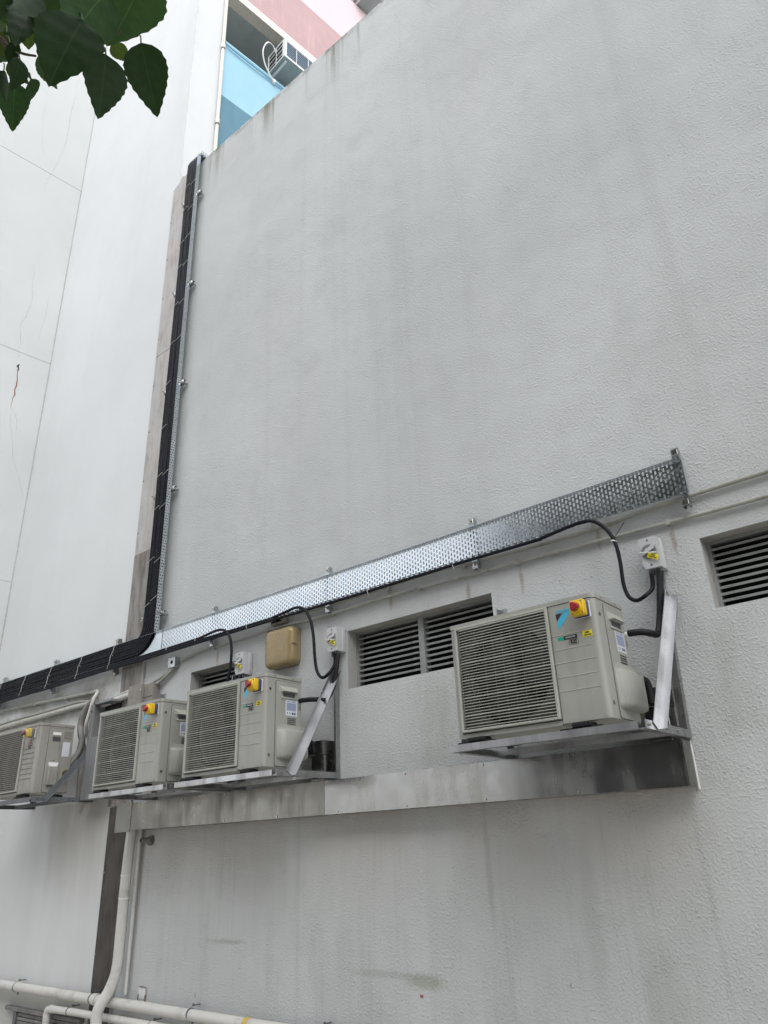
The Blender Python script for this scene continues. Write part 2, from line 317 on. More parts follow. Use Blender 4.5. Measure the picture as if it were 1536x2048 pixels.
# ------------------------------------------------------------------ mesh helpers
class MB:
    def __init__(s): s.v = []; s.f = []; s.sm = []
    def add(s, vs_, fs, smooth=False, M=None):
        o = len(s.v)
        for p in vs_:
            p = Vector(p)
            s.v.append(M @ p if M is not None else p)
        for f in fs: s.f.append([o + i for i in f]); s.sm.append(smooth)
        return s
    def box(s, x0, x1, y0, y1, z0, z1, bev=0.0, seg=1, M=None):
        if bev <= 0:
            vs_ = [(x, y, z) for z in (z0, z1) for y in (y0, y1) for x in (x0, x1)]
            return s.add(vs_, [(0, 2, 3, 1), (4, 5, 7, 6), (0, 1, 5, 4), (2, 6, 7, 3), (0, 4, 6, 2), (1, 3, 7, 5)], False, M)
        bm = bmesh.new(); bmesh.ops.create_cube(bm, size=1)
        for v in bm.verts: v.co = Vector(((x0 + x1) / 2 + v.co.x * (x1 - x0), (y0 + y1) / 2 + v.co.y * (y1 - y0), (z0 + z1) / 2 + v.co.z * (z1 - z0)))
        bmesh.ops.bevel(bm, geom=list(bm.edges), offset=bev, segments=seg, profile=0.5, affect='EDGES')
        s.frombm(bm, seg > 1, M); bm.free(); return s
    def frombm(s, bm, smooth=False, M=None):
        bm.verts.index_update()
        s.add([v.co.copy() for v in bm.verts], [[v.index for v in f.verts] for f in bm.faces], smooth, M); return s
    def prism(s, poly, axis, a, b, M=None, smooth=False):
        n = len(poly)
        def mk(p, t): return {'x': (t, p[0], p[1]), 'y': (p[0], t, p[1]), 'z': (p[0], p[1], t)}[axis]
        vs_ = [mk(p, a) for p in poly] + [mk(p, b) for p in poly]
        s.add(vs_, [list(range(n))[::-1], list(range(n, 2 * n))], False, M)
        o = len(s.v) - 2 * n
        for i in range(n):
            j = (i + 1) % n
            s.f.append([o + i, o + j, o + n + j, o + n + i]); s.sm.append(smooth)
        return s
    def tube(s, pts, r, n=8, cap=True, M=None):
        pts = [Vector(p) for p in pts]; k = len(pts)
        rs = r if isinstance(r, (list, tuple)) else [r] * k
        T = []
        for i in range(k):
            t = (pts[min(i + 1, k - 1)] - pts[max(i - 1, 0)])
            T.append(t.normalized() if t.length > 1e-9 else Vector((0, 0, 1)))
        ref = Vector((0, 0, 1)) if abs(T[0].z) < 0.9 else Vector((1, 0, 0))
        u = T[0].cross(ref).normalized()
        vs_ = []; fs = []
        for i in range(k):
            u = (u - T[i] * u.dot(T[i])).normalized(); w = T[i].cross(u)
            for j in range(n):
                a = 2 * math.pi * j / n
                vs_.append(pts[i] + (u * math.cos(a) + w * math.sin(a)) * rs[i])
        for i in range(k - 1):
            for j in range(n):
                j2 = (j + 1) % n
                fs.append((i * n + j, i * n + j2, (i + 1) * n + j2, (i + 1) * n + j))
        s.add(vs_, fs, True, M)
        if cap:
            s.add([vs_[j] for j in range(n)], [list(range(n))[::-1]], False, M)
            s.add([vs_[(k - 1) * n + j] for j in range(n)], [list(range(n))], False, M)
        return s
    def cyl(s, p0, p1, r, n=12, M=None): return s.tube([p0, p1], r, n, True, M)
    def angle(s, p0, p1, a, b, w, t, w2=None):
        """L profile from p0 to p1; legs along directions a and b"""
        p0, p1, a, b = Vector(p0), Vector(p1), Vector(a), Vector(b); w2 = w2 or w
        prof = [Vector((0, 0)), Vector((w, 0)), Vector((w, t)), Vector((t, t)), Vector((t, w2)), Vector((0, w2))]
        vs_ = [p0 + a * q.x + b * q.y for q in prof] + [p1 + a * q.x + b * q.y for q in prof]
        fs = [(0, 3, 2, 1), (0, 5, 4, 3), (6, 7, 8, 9), (6, 9, 10, 11)] + [(i, (i + 1) % 6, 6 + (i + 1) % 6, 6 + i) for i in range(6)]
        return s.add(vs_, fs)
    def mesh(s, name):
        me = bpy.data.meshes.new(name)
        me.from_pydata([tuple(v) for v in s.v], [], s.f)
        me.polygons.foreach_set('use_smooth', s.sm)
        me.update()
        bm = bmesh.new(); bm.from_mesh(me); bmesh.ops.recalc_face_normals(bm, faces=bm.faces); bm.to_mesh(me); bm.free()
        return me
    def build(s, name, mat, parent=None, loc=None, label=None, cat=None, group=None, kind=None):
        me = s.mesh(name); me.materials.append(MAT[mat])
        o = bpy.data.objects.new(name, me); C.objects.link(o)
        if parent is not None: o.parent = parent
        if loc is not None: o.location = loc
        tag(o, label, cat, group, kind)
        return o
def tag(o, label=None, cat=None, group=None, kind=None):
    if label: o['label'] = label
    if cat: o['category'] = cat
    if group: o['group'] = group
    if kind: o['kind'] = kind
    return o
def thing(name, loc, label, cat, group=None):
    o = bpy.data.objects.new(name, None); C.objects.link(o); o.location = loc; o.empty_display_size = 0.1
    return tag(o, label, cat, group)
def inst(o, parent=None, loc=None, rot=None):
    c = o.copy(); C.objects.link(c)
    if parent is not None: c.parent = parent
    if loc is not None: c.location = loc
    if rot is not None: c.rotation_euler = rot
    return c
def copy_tree(o, parent=None):
    c = o.copy(); C.objects.link(c); c.parent = parent
    for ch in list(o.children): copy_tree(ch, c)
    return c
def smooth_path(pts, sub=6):
    P = [Vector(p) for p in pts]; out = []
    for i in range(len(P) - 1):
        p0 = P[max(i - 1, 0)]; p1 = P[i]; p2 = P[i + 1]; p3 = P[min(i + 2, len(P) - 1)]
        for k in range(sub):
            t = k / sub
            out.append(0.5 * ((2 * p1) + (p2 - p0) * t + (2 * p0 - 5 * p1 + 4 * p2 - p3) * t * t + (3 * p1 - p0 - 3 * p2 + p3) * t ** 3))
    out.append(P[-1]); return out
def rounded(x0, x1, z0, z1, r, n=5):
    out = []
    for cx, cz, a0 in ((x1 - r, z1 - r, 0), (x0 + r, z1 - r, 90), (x0 + r, z0 + r, 180), (x1 - r, z0 + r, 270)):
        for k in range(n + 1):
            a = R(a0 + 90 * k / n); out.append((cx + r * math.cos(a), cz + r * math.sin(a)))
    return out
def text_obj(body, size, mat, parent, M, name='lettering', extrude=0.0006, shear=0.0, bold=0.0, sx=1.0):
    cu = bpy.data.curves.new('text', 'FONT'); cu.body = body; cu.size = size; cu.extrude = extrude; cu.shear = shear; cu.offset = bold
    cu.align_x = 'CENTER'; cu.align_y = 'CENTER'; cu.resolution_u = 3
    o = bpy.data.objects.new('text', cu); C.objects.link(o)
    bpy.context.view_layer.update()
    me = bpy.data.meshes.new_from_object(o.evaluated_get(bpy.context.evaluated_depsgraph_get()))
    bpy.data.objects.remove(o); bpy.data.curves.remove(cu)
    me.transform(M @ Matrix.Diagonal((sx, 1, 1, 1)))
    me.materials.clear(); me.materials.append(MAT[mat])
    ob = bpy.data.objects.new(name, me); C.objects.link(ob); ob.parent = parent
    return ob
FRONT = Matrix(((1, 0, 0, 0), (0, 0, -1, 0), (0, 1, 0, 0), (0, 0, 0, 1)))     # text lying in XZ, facing -Y
SIDE = Matrix(((0, 0, 1, 0), (1, 0, 0, 0), (0, 1, 0, 0), (0, 0, 0, 1)))       # text lying in YZ, facing +X
def T(x, y, z): return Matrix.Translation((x, y, z))

# ------------------------------------------------------------------ ground
MB().box(-120, 120, -120, 120, -0.5, 0.0).build('ground', 'ground_concrete', kind='structure')

ow = thing('added_dark_building', (3, -12.5, 0), 'unseen dark building added behind the viewer for the reflections in tray and trunking', 'building')  # unseen building added behind the camera to give tray and trunking dark reflections
MB().box(-12.5, 11, -5, 0, 0, 13.5).build('wall', 'added_building_dark', ow)
MB().box(-12.7, 11.2, -5.2, .15, 13.5, 13.7).build('roof', 'ground_concrete', ow)
for fl in range(4):
    for k in range(7):
        x_ = -11.4 + 3.3 * k
        w_ = MB().box(x_, x_ + 1.7, .002, .05, 1.2 + 3.3 * fl, 2.7 + 3.3 * fl, .01).build('window_frame', 'bracket_grey', ow)
        MB().box(x_ + .07, x_ + 1.63, .051, .06, 1.27 + 3.3 * fl, 2.63 + 3.3 * fl).build('pane', 'glass', w_)

# ------------------------------------------------------------------ low building with the textured wall
low = thing('low_building', (-1.2, 0, 0), 'low building with a grey white textured wall filling most of the picture', 'building')
def W(b): # world-space builder parented to an empty at loc: compensate
    return b
def part(b, name, mat, parent, **k):
    o = b.build(name, mat, parent, **k)
    if parent is not None:
        off = Vector((0, 0, 0)); p = parent
        while p is not None: off += p.location; p = p.parent
        o.location = -off
    return o
WX0, WX1, WZ = -6.37, 6.0, 9.828
OPEN = [(-5.48, -4.72, 2.655, 3.075), (-3.605, -2.35, 2.645, 3.07), (-1.02, 0.24, 2.668, 3.062)]
wall = MB()
xs = sorted({WX0, WX1} | {a for o in OPEN for a in o[:2]}); zs = sorted({0.0, WZ} | {a for o in OPEN for a in o[2:]})
for i in range(len(xs) - 1):
    for j in range(len(zs) - 1):
        cx, cz = (xs[i] + xs[i + 1]) / 2, (zs[j] + zs[j + 1]) / 2
        if any(a < cx < b and c < cz < d for a, b, c, d in OPEN): continue
        wall.add([(xs[i], 0, zs[j]), (xs[i + 1], 0, zs[j]), (xs[i + 1], 0, zs[j + 1]), (xs[i], 0, zs[j + 1])], [(0, 1, 2, 3)])
wall.add([(WX0, 0, WZ), (WX1, 0, WZ), (WX1, 0.22, WZ), (WX0, 0.22, WZ)], [(0, 1, 2, 3)])
wall.add([(WX0, 0.22, 9.4), (WX1, 0.22, 9.4), (WX1, 0.22, WZ), (WX0, 0.22, WZ)], [(0, 1, 2, 3)])
wall.add([(WX0, 0, 0), (WX0, 0, WZ), (WX0, 0.22, WZ), (WX0, 0.22, 0)], [(0, 1, 2, 3)])
wall.add([(WX1, 0, 0), (WX1, 0, WZ), (WX1, 8, WZ), (WX1, 8, 0)], [(0, 1, 2, 3)])
part(wall, 'wall', 'stucco_wall', low)
part(MB().box(WX0 + 0.3, WX1 - 0.05, 0.23, 8, 9.2, 9.4), 'roof', 'ground_concrete', low)
for (a, b, c, d), mull in zip(OPEN, ((), (-2.995,), (-0.39,))):
    D1 = 0.13
    win = MB()
    for q in ([(a, 0, c), (a, 0, d), (a, D1, d), (a, D1, c)], [(b, 0, c), (b, 0, d), (b, D1, d), (b, D1, c)],
              [(a, 0, d), (b, 0, d), (b, D1, d), (a, D1, d)], [(a, 0, c), (b, 0, c), (b, D1, c), (a, D1, c)]): win.add(q, [(0, 1, 2, 3)])
    lw = part(win, 'louvre_window', 'reveal', low)
    back = MB().box(a - 0.02, b + 0.02, D1 + 0.09, D1 + 0.11, c - 0.02, d + 0.02).box(a - .03, a, D1 + .001, D1 + .0895, c - .02, d + .02).box(b, b + .03, D1 + .001, D1 + .0895, c - .02, d + .02).box(a, b, D1 + .001, D1 + .0895, d, d + .03).box(a, b, D1 + .001, D1 + .0895, c - .03, c)
    o = back.build('backing', 'dark_inside', lw)
    fr = MB()
    for (x0, x1, z0, z1) in ((a + .001, a + 0.018, c + .001, d - .001), (b - 0.018, b - .001, c + .001, d - .001), (a + 0.018, b - 0.018, c + .001, c + 0.016), (a + 0.018, b - 0.018, d - 0.016, d - .001)):
        fr.box(x0, x1, D1 - 0.035, D1 + 0.03, z0, z1)
    fr.build('frame', 'louvre_grey', lw)
    edges = [a + 0.018] + list(mull) + [b - 0.018]
    for mx in mull:
        MB().box(mx - 0.022, mx + 0.022, D1 - 0.045, D1 + 0.03, c + 0.001, d - 0.001, 0.004).build('mullion', 'louvre_grey', lw)
    for k in range(len(edges) - 1):
        x0 = edges[k] + (0.022 if k else 0); x1 = edges[k + 1] - (0.022 if k + 1 < len(edges) - 1 else 0)
        n = 10; zz = c + 0.012; dz = (d - c - 0.03) / n
        first = None
        for i in range(n):
            zc = zz + dz * (i + 0.5)
            if first is None:
                # slanted blade, front edge low, with a rolled nose
                pr = [(-0.030, -0.004), (-0.029, -0.016), (-0.024, -0.016), (-0.022, -0.006), (0.030, 0.0045), (0.030, 0.007), (-0.026, -0.001)]
                first = MB().prism([(D1 + 0.005 + p[0], p[1]) for p in pr], 'x', x0, x1).build('slat', 'louvre_grey', lw, loc=(0, 0, zc))
            else: inst(first, lw, (0, 0, zc), (random.uniform(-.0, .0), 0, 0))
# raised paint line and flaking patch on the textured wall
None and part(MB().tube([(-0.95 - 0.5 * i, -0.001, 3.72 - 0.012 * i + 0.006 * math.sin(i * 2.1)) for i in range(6)], [0.0015, .004, .003, .004, .003, .001], 6), 'paint_ridge', 'stucco_wall', low)

# ------------------------------------------------------------------ tall building
tall = thing('tall_building', (-8.0, 0, 0), 'tall smooth white building with blue and pink balconies beside the textured wall', 'building')
CX = -6.462; A6 = R(6.0)
def SP(s, t, z): return (CX + math.sin(A6) * s - math.cos(A6) * t, math.cos(A6) * s + math.sin(A6) * t, z)
def sbox(mb, s0, s1, t0, t1, z0, z1):
    vs_ = [SP(s, t, z) for z in (z0, z1) for t in (t0, t1) for s in (s0, s1)]
    return mb.add(vs_, [(0, 2, 3, 1), (4, 5, 7, 6), (0, 1, 5, 4), (2, 6, 7, 3), (0, 4, 6, 2), (1, 3, 7, 5)])
p1 = SP(0.47, 0, 0)
part(MB().prism([(-9.75, 0.0), (CX, 0.0), (p1[0], p1[1]), (-9.75, p1[1] + 0.3)], 'z', 0.0, 26.0), 'wall', 'smooth_white', tall)
# projecting wing with horizontal joints
WJ = [0.0, 4.9, 8.30, 11.80, 15.3, 18.8, 22.3, 26.0]
def wing_x(y): return -9.415 + 0.087 * y
for i in range(len(WJ) - 1):
    z0, z1 = WJ[i] + 0.004, WJ[i + 1] - 0.004
    part(MB().prism([(wing_x(-2.6), -2.6), (wing_x(0), -0.004), (-9.9, -0.004), (-9.9, -2.6)], 'z', z0, z1), 'wall_panel', 'smooth_white_wing', tall)
part(MB().prism([(wing_x(-2.6) - 0.005, -2.59), (wing_x(0) - 0.005, -0.006), (-9.89, -0.006), (-9.89, -2.59)], 'z', 0, 26), 'joint_backing', 'crack', tall)
def crack(pts, w, mat='crack', name='crack'):
    """hairline on the wing wall: pts are (y, z)"""
    P = smooth_path([(0, y, z) for y, z in pts], 5); mb = MB(); vs_ = []
    for i, p in enumerate(P):
        jy = random.uniform(-.012, .012); ww = .48 * w * random.uniform(0.4, 1.2) * (0.25 + math.sin(math.pi * (i + .5) / len(P)))
        y = p.y + jy
        for sy in (-1, 1): vs_.append((wing_x(y + sy * ww) + 0.002, y + sy * ww, p.z))
    mb.add(vs_, [(2 * i, 2 * i + 1, 2 * i + 3, 2 * i + 2) for i in range(len(P) - 1)])
    part(mb, name, mat, tall)
crack([(-.37, 14.3), (-.38, 13.82), (-.39, 13.18), (-.39, 12.57), (-.46, 12.04), (-.52, 11.77), (-.56, 11.51), (-.56, 11.29)], .008)
crack([(-.82, 13.53), (-.79, 12.94), (-.72, 12.29), (-.6, 12.06)], .006)
crack([(-.5, 9.98), (-.43, 9.35), (-.45, 9.01), (-.5, 8.75), (-.46, 8.41), (-.45, 8.16)], .007)
crack([(-.42, 7.37), (-.33, 7.25), (-.27, 6.99)], .006)
crack([(-.42, 7.37), (-.3, 6.74), (-.14, 6.33), (-.05, 6.06)], .006)
crack([(-.2, 9.48), (-.2, 9.0), (-.24, 8.62)], .005)
crack([(-.43, 8.06), (-.41, 7.66), (-.42, 7.37)], .014, 'rust_stain', 'rust_streak')
crack([(-.43, 8.10), (-.43, 7.98)], .026, 'ink_black', 'chip')
# crack line in the corner
mbc = MB(); mbc.tube([(wing_x(0) + 0.004 + random.uniform(-.004, .004), -0.006, z * 0.25) for z in range(0, 104)], 0.006, 5)
part(mbc, 'corner_joint', 'crack', tall)
# corner arris plaster chips above the joint cover
part(MB().tube([(CX + random.uniform(-.006, .006), -0.002, 9.75 + .12 * i) for i in range(60)], [random.uniform(.002, .008) for i in range(60)], 5), 'arris', 'plaster_edge', tall)
# balconies
S1 = 7.0
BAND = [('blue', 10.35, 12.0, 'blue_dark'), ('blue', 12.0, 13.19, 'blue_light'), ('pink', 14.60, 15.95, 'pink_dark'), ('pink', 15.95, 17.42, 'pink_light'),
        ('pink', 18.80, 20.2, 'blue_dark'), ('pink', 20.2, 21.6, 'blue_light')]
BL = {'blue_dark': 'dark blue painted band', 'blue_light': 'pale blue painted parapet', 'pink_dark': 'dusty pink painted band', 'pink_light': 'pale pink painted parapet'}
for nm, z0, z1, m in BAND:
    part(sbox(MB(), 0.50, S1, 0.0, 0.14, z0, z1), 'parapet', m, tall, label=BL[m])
for zs_ in (10.2, 14.42, 18.63):
    part(sbox(MB(), 0.50, S1, -0.035, 0.16, zs_, zs_ + 0.178), 'slab_edge', 'cream_trim', tall)
    part(sbox(MB(), 0.48, S1, 0.16, 1.75, zs_ + 0.01, zs_ + 0.17), 'soffit', 'soffit_grey', tall)
for zb, zt in ((10.38, 14.42), (14.60, 18.63), (18.82, 24.0)):
    bw = part(sbox(MB(), 0.48, S1, 1.35, 1.55, zb, zt), 'back_wall', 'balcony_wall', tall)
for k, (zs_, zt) in enumerate(((12.9, 14.30), (17.1, 18.5))):
    for q in range(4):
        s0 = 0.56 + 0.72 * q
        w_ = part(sbox(sbox(sbox(sbox(MB(), s0, s0 + .06, 1.29, 1.35, zs_, zt), s0 + .62, s0 + .68, 1.29, 1.35, zs_, zt), s0 + .06, s0 + .62, 1.29, 1.35, zt - .06, zt), s0 + .06, s0 + .62, 1.29, 1.35, zs_, zs_ + .06), 'window_frame', 'ac_white', tall)
        sbox(MB(), s0 + .06, s0 + .62, 1.31, 1.33, zs_ + .06, zt - .06).build('pane', 'glass', w_)
# parapet rail (pale blue) with clips, and white downpipe on the arris
part(MB().tube([SP(s, -0.035, 13.13 + 0.012 * math.sin(s * 5)) for s in [0.5 + 0.1 * i for i in range(40)]], 0.017, 8), 'rail', 'blue_light', tall)
part(sbox(MB(), 0.50, S1, -0.02, 0.16, 13.192, 13.225), 'coping', 'blue_light', tall)
part(MB().tube([SP(1.42, -0.03, 13.09), SP(1.44, -0.03, 13.17)], 0.026, 8), 'clip', 'white_plastic', tall)
dp = part(MB().tube([SP(0.452, -0.045, 9.6), SP(0.452, -0.045, 26)], 0.026, 10), 'downpipe', 'cream_trim', tall)
for z in (11.28, 12.96, 16.1):
    part(MB().tube([SP(0.452, -0.045, z), SP(0.452, -0.045, z + 0.1)], 0.034, 10), 'pipe_collar', 'cream_trim', tall)
    part(MB().tube([SP(0.452, -0.045, z - .03), SP(0.452, -0.045, z)], 0.031, 10), 'pipe_clip', 'bracket_grey', tall)
part(MB().tube([SP(0.475, 0.008, z) for z in (9.6, 26)], 0.012, 6), 'thin_pipe', 'pipe_paint', tall)

# window air conditioners on the balconies
def window_ac(s0, s1, z0, z1, t0, t1, label):
    th = thing('window_air_conditioner', SP(s0, t0, z0), label, 'air conditioner', 'window air conditioners on the balconies')
    def p(mb, name, mat): return part(mb, name, mat, th)
    e = 0.045
    body = sbox(MB(), s0 + .004, s1 - .004, t0 + .03, t1, z0 + .012, z1 - .004)
    p(body, 'casing', 'dark_inside')
    fr = MB()
    for a in ((s0, s0 + e, z0, z1), (s1 - e, s1, z0, z1), (s0 + e, s1 - e, z0, z0 + e), (s0 + e, s1 - e, z1 - e, z1)): sbox(fr, a[0], a[1], t0, t0 + .03, a[2], a[3])
    p(fr, 'front_frame', 'ac_white')
    sbox_ = MB(); sbox(sbox_, s0 - .002, s1 + .002, t0 + .001, t1, z0 - .002, z0 + .011); p(sbox_, 'base_pan', 'ac_bottom')
    n = 8
    for i in range(n):
        z = z0 + e + (z1 - z0 - 2 * e) * (i + .5) / n
        p(sbox(MB(), s0 + e, s1 - e, t0 + .008, t0 + .026, z - .011, z + .011), 'slat', 'ac_slat')
    for k in (1, 2):
        s = s0 + (s1 - s0) * k / 3
        p(sbox(MB(), s - .006, s + .006, t0 + .002, t0 + .008, z0 + e, z1 - e), 'bar', 'ac_white')
    # side guard grid facing the viewer
    g = MB()
    for a in ((t0 + .03, t0 + .06, z0 + .012, z1), (t1 - .03, t1, z0 + .012, z1), (t0 + .06, t1 - .03, z1 - .03, z1), (t0 + .06, t1 - .03, z0 + .012, z0 + .04)): sbox(g, s0 - .002, s0 + .006, *a)
    p(g, 'side_frame', 'ac_white')
    for k in range(1, 4):
        z = z0 + (z1 - z0) * k / 4
        p(sbox(MB(), s0 - .001, s0 + .005, t0 + .06, t1 - .03, z - .008, z + .008), 'side_bar', 'ac_white')
    tm = (t0 + t1) / 2
    p(sbox(MB(), s0 - .001, s0 + .005, tm - .008, tm + .008, z0 + .04, z1 - .03), 'side_bar', 'ac_white')
    p(sbox(MB(), s0 + .05, s0 + .08, t0 + .05, t1 + .3, z0 - .045, z0 - .012), 'support', 'ac_white')
    return th
window_ac(1.40, 2.15, 13.42, 13.87, -0.345, 0.12, 'white window air conditioner jutting out over the pale blue parapet')
window_ac(3.34, 3.78, 17.46, 17.95, -0.42, 0.2, 'white window air conditioner above the pale pink parapet at the top edge')
MB().tube(smooth_path([SP(1.38, -.12, 13.72), SP(1.30, -.14, 13.80), SP(1.18, -.16, 13.72), SP(1.13, -.12, 13.50), SP(1.22, -.07, 13.30), SP(1.40, -.05, 13.10)], 6), 0.012, 6).build('drain_hose', 'white_plastic', label='thin white hose looping from the window air conditioner to the blue parapet', cat='hose')

# ------------------------------------------------------------------ joint cover between the buildings
jc = thing('joint_cover', (-6.39, 0, 0), 'tall weathered metal strip covering the joint between white and textured walls', 'joint cover')
JX0, JX1 = -6.575, -6.225
for z0, z1, m in ((0.0, 2.02, 'joint_metal_brown'), (2.03, 4.475, 'joint_metal_mid'), (4.48, 7.0, 'joint_metal'), (7.006, 9.74, 'joint_metal')):
    dx = {0.0: 0.04}.get(z0, 0.0)
    if z1 > 9: prof = [(JX0, z0), (JX1, z0), (JX1, z1 + .09), (JX1 - .12, z1 + .07), (JX1 - .17, z1 + .11), (JX1 - .23, z1 + .03), (JX0, z1 - .02)]
    else: prof = [(JX0 + dx, z0), (JX1, z0), (JX1, z1), (JX0 + dx, z1)]
    q = 0.0 if z0 in (0.0, 4.48) else 0.0015
    pn = part(MB().prism(prof, 'y', -0.012 - q, -0.003), 'cover_panel', m, jc)
    for k in range(int((z1 - z0) / 0.62)):
        zz = z0 + 0.25 + 0.62 * k
        pp = MB().cyl((JX0 + dx + .022, -0.017 - q, zz), (JX0 + dx + .022, -0.011 - q, zz), 0.008, 8)
        pp.build('screw', 'hook_rust', pn, loc=-(Vector(pn.location) + Vector(jc.location)) if False else (0, 0, 0))
part(MB().box(-6.222, -6.200, -0.022, -0.003, 0.0, 9.80), 'edge_trim', 'joint_metal', jc)

# ------------------------------------------------------------------ perforated cable trays
def perforated(mb, u0, u1, v0, v1, fn, cu=0.0235, cv=0.0335, hw=0.0056, hl=0.0128, thick=0.0018, rows=None):
    """fn(u, v, d) -> world point, d = depth behind the front face"""
    nu = max(1, round((u1 - u0) / cu)); cu = (u1 - u0) / nu
    nv = rows or max(1, round((v1 - v0) / cv)); cv = (v1 - v0) / nv
    for i in range(nu):
        ua, ub = u0 + i * cu, u0 + (i + 1) * cu; uc = (ua + ub) / 2
        cells = [(v0 + j * cv, v0 + (j + 1) * cv) for j in range(nv)]
        if i % 2: cells = [(v0, v0 + cv / 2)] + [(v0 + (j + .5) * cv, v0 + (j + 1.5) * cv) for j in range(nv - 1)] + [(v1 - cv / 2, v1)]
        for va, vb in cells:
            vc = (va + vb) / 2; l = min(hl, (vb - va) * 0.34); k = min(0.0035, l * .5)
            corner = [(ua, va), (ub, va), (ub, vb), (ua, vb)]
            octo = [(uc - hw, vc - l + k), (uc - hw + k, vc - l), (uc + hw - k, vc - l), (uc + hw, vc - l + k), (uc + hw, vc + l - k), (uc + hw - k, vc + l), (uc - hw + k, vc + l), (uc - hw, vc + l - k)]
            vs_ = [fn(u, v, 0) for u, v in corner + octo] + [fn(u, v, thick) for u, v in corner + octo]
            fs = []
            for o in (0, 12):
                for q in range(4):
                    fs.append((o + q, o + 4 + 2 * q, o + 4 + 2 * q + 1))
                    fs.append((o + q, o + 4 + 2 * q + 1, o + 4 + (2 * q + 2) % 8, o + (q + 1) % 4))
            for q in range(8): fs.append((4 + q, 4 + (q + 1) % 8, 16 + (q + 1) % 8, 16 + q))
            mb.add(vs_, fs)
    return mb
def raw_build(mb, name, mat, parent, world=True):
    me = bpy.data.meshes.new(name); me.from_pydata([tuple(v) for v in mb.v], [], mb.f); me.update(); me.materials.append(MAT[mat])
    o = bpy.data.objects.new(name, me); C.objects.link(o); o.parent = parent
    if parent is not None and world: o.location = -Vector(parent.location)
    return o
TY, TZ0, TZ1 = -0.072, 3.312, 3.520
tray = thing('cable_tray', (-5.0, TY, TZ0), 'long level perforated galvanised cable tray above the outdoor units', 'cable tray')
SECT = [(-9.6, -8.15), (-8.148, -5.87), (-5.868, -3.75), (-3.747, -2.36), (-2.357, -1.004)]
for a, b in SECT:
    mb = perforated(MB(), a, b, TZ0, TZ1, lambda u, v, d: (u, TY + d, v), rows=6)
    # flanges: rails projecting towards the viewer, top and bottom, with slots
    perforated(mb, a, b, 0.0, 0.024, lambda u, v, d: (u, TY - v, TZ0 + d), cu=0.045, rows=1, hw=0.012, hl=0.005)
    mb.box(a, b, TY - 0.028, TY, TZ1 - 0.0018, TZ1)
    raw_build(mb, 'tray_section', 'galvanised', tray)
for xj in (-8.149, -3.7485, -2.3585):
    for dz in (0.03, 0.1, 0.17):
        part(MB().cyl((xj - .02, TY - .006, TZ0 + dz), (xj - .02, TY, TZ0 + dz), 0.006, 6), 'bolt', 'zinc_bolt', tray)
RX0, RX1 = -6.185, -5.925
riser = thing('cable_tray', (-6.05, TY, 3.5), 'upright perforated galvanised cable tray climbing to the wall top', 'cable tray')
for a, b in ((3.522, 5.6), (5.602, 7.7), (7.702, 9.80)):
    mb = perforated(MB(), a, b, RX0, RX1, lambda u, v, d: (v, TY + d, u), rows=7)
    perforated(mb, a, b, 0.0, 0.052, lambda u, v, d: (RX1 - d, TY - v, u), cu=0.030, rows=2, hw=0.006, hl=0.008)
    mb.box(RX0, RX0 + .0018, TY - .012, TY, a, b)
    raw_build(mb, 'tray_section', 'galvanised', riser)
mb = perforated(MB(), -0.075, 0.35, RX0, RX1, lambda u, v, d: (v, u, 9.86 + d + 0.0), rows=7)
perforated(mb, -0.07, 0.35, 0, 0.05, lambda u, v, d: (RX1 - d, u, 9.86 + v), cu=0.03, rows=2, hw=0.006, hl=0.008)
raw_build(mb, 'tray_section', 'galvanised', riser)
part(MB().box(-6.20, -5.86, TY - 0.004, TY - 0.0025, TZ0 + 0.01, TZ1 - 0.002), 'joint_plate', 'galvanised', tray)

# ------------------------------------------------------------------ strut brackets
def strut_h(x, label, long=0.36, zc=3.416):
    t = thing('strut_bracket', (x, 0, zc), label, 'bracket', 'strut brackets carrying the level tray')
    h = long / 2
    s = MB().box(-.0205, .0205, -.0665, -.064, -h, h).box(-.0205, -.018, -.064, -.028, -h, h).box(.018, .0205, -.064, -.028, -h, h).box(-.018, -.009, -.030, -.028, -h, h).box(.009, .018, -.030, -.028, -h, h)
    s.build('channel', 'galvanised_strut', t)
    for sz in (-1, 1):
        z = sz * (h - .025)
        b = MB().cyl((0, -.001, z), (0, -.088, z), .005, 8).cyl((0, -.074, z), (0, -.067, z), .010, 6).cyl((0, -.020, z), (0, -.027, z), .010, 6)
        b.build('anchor_bolt', 'zinc_bolt', t)
        MB().box(-.0165, .0165, -.0705, -.067, z - .017, z + .017, .002).build('washer', 'zinc_bolt', t)
    return t
for x, lb in ((-1.03, 'strut bracket at the free right end of the level cable tray'), (-2.41, 'strut bracket of the level tray above the double louvre beside the nearest unit'),
              (-3.745, 'strut bracket of the level tray just above the middle grey isolator switch'), (-5.13, 'strut bracket of the level tray above the small louvre'),
              (-6.63, 'strut bracket of the cable laden level tray just left of the joint strip'), (-7.83, 'strut bracket second from the left behind the cable laden tray'),
              (-9.0, 'strut bracket behind the cable laden tray at the left picture edge')): strut_h(x, lb)
names = ['lowest', 'second lowest', 'middle', 'second highest', 'highest']
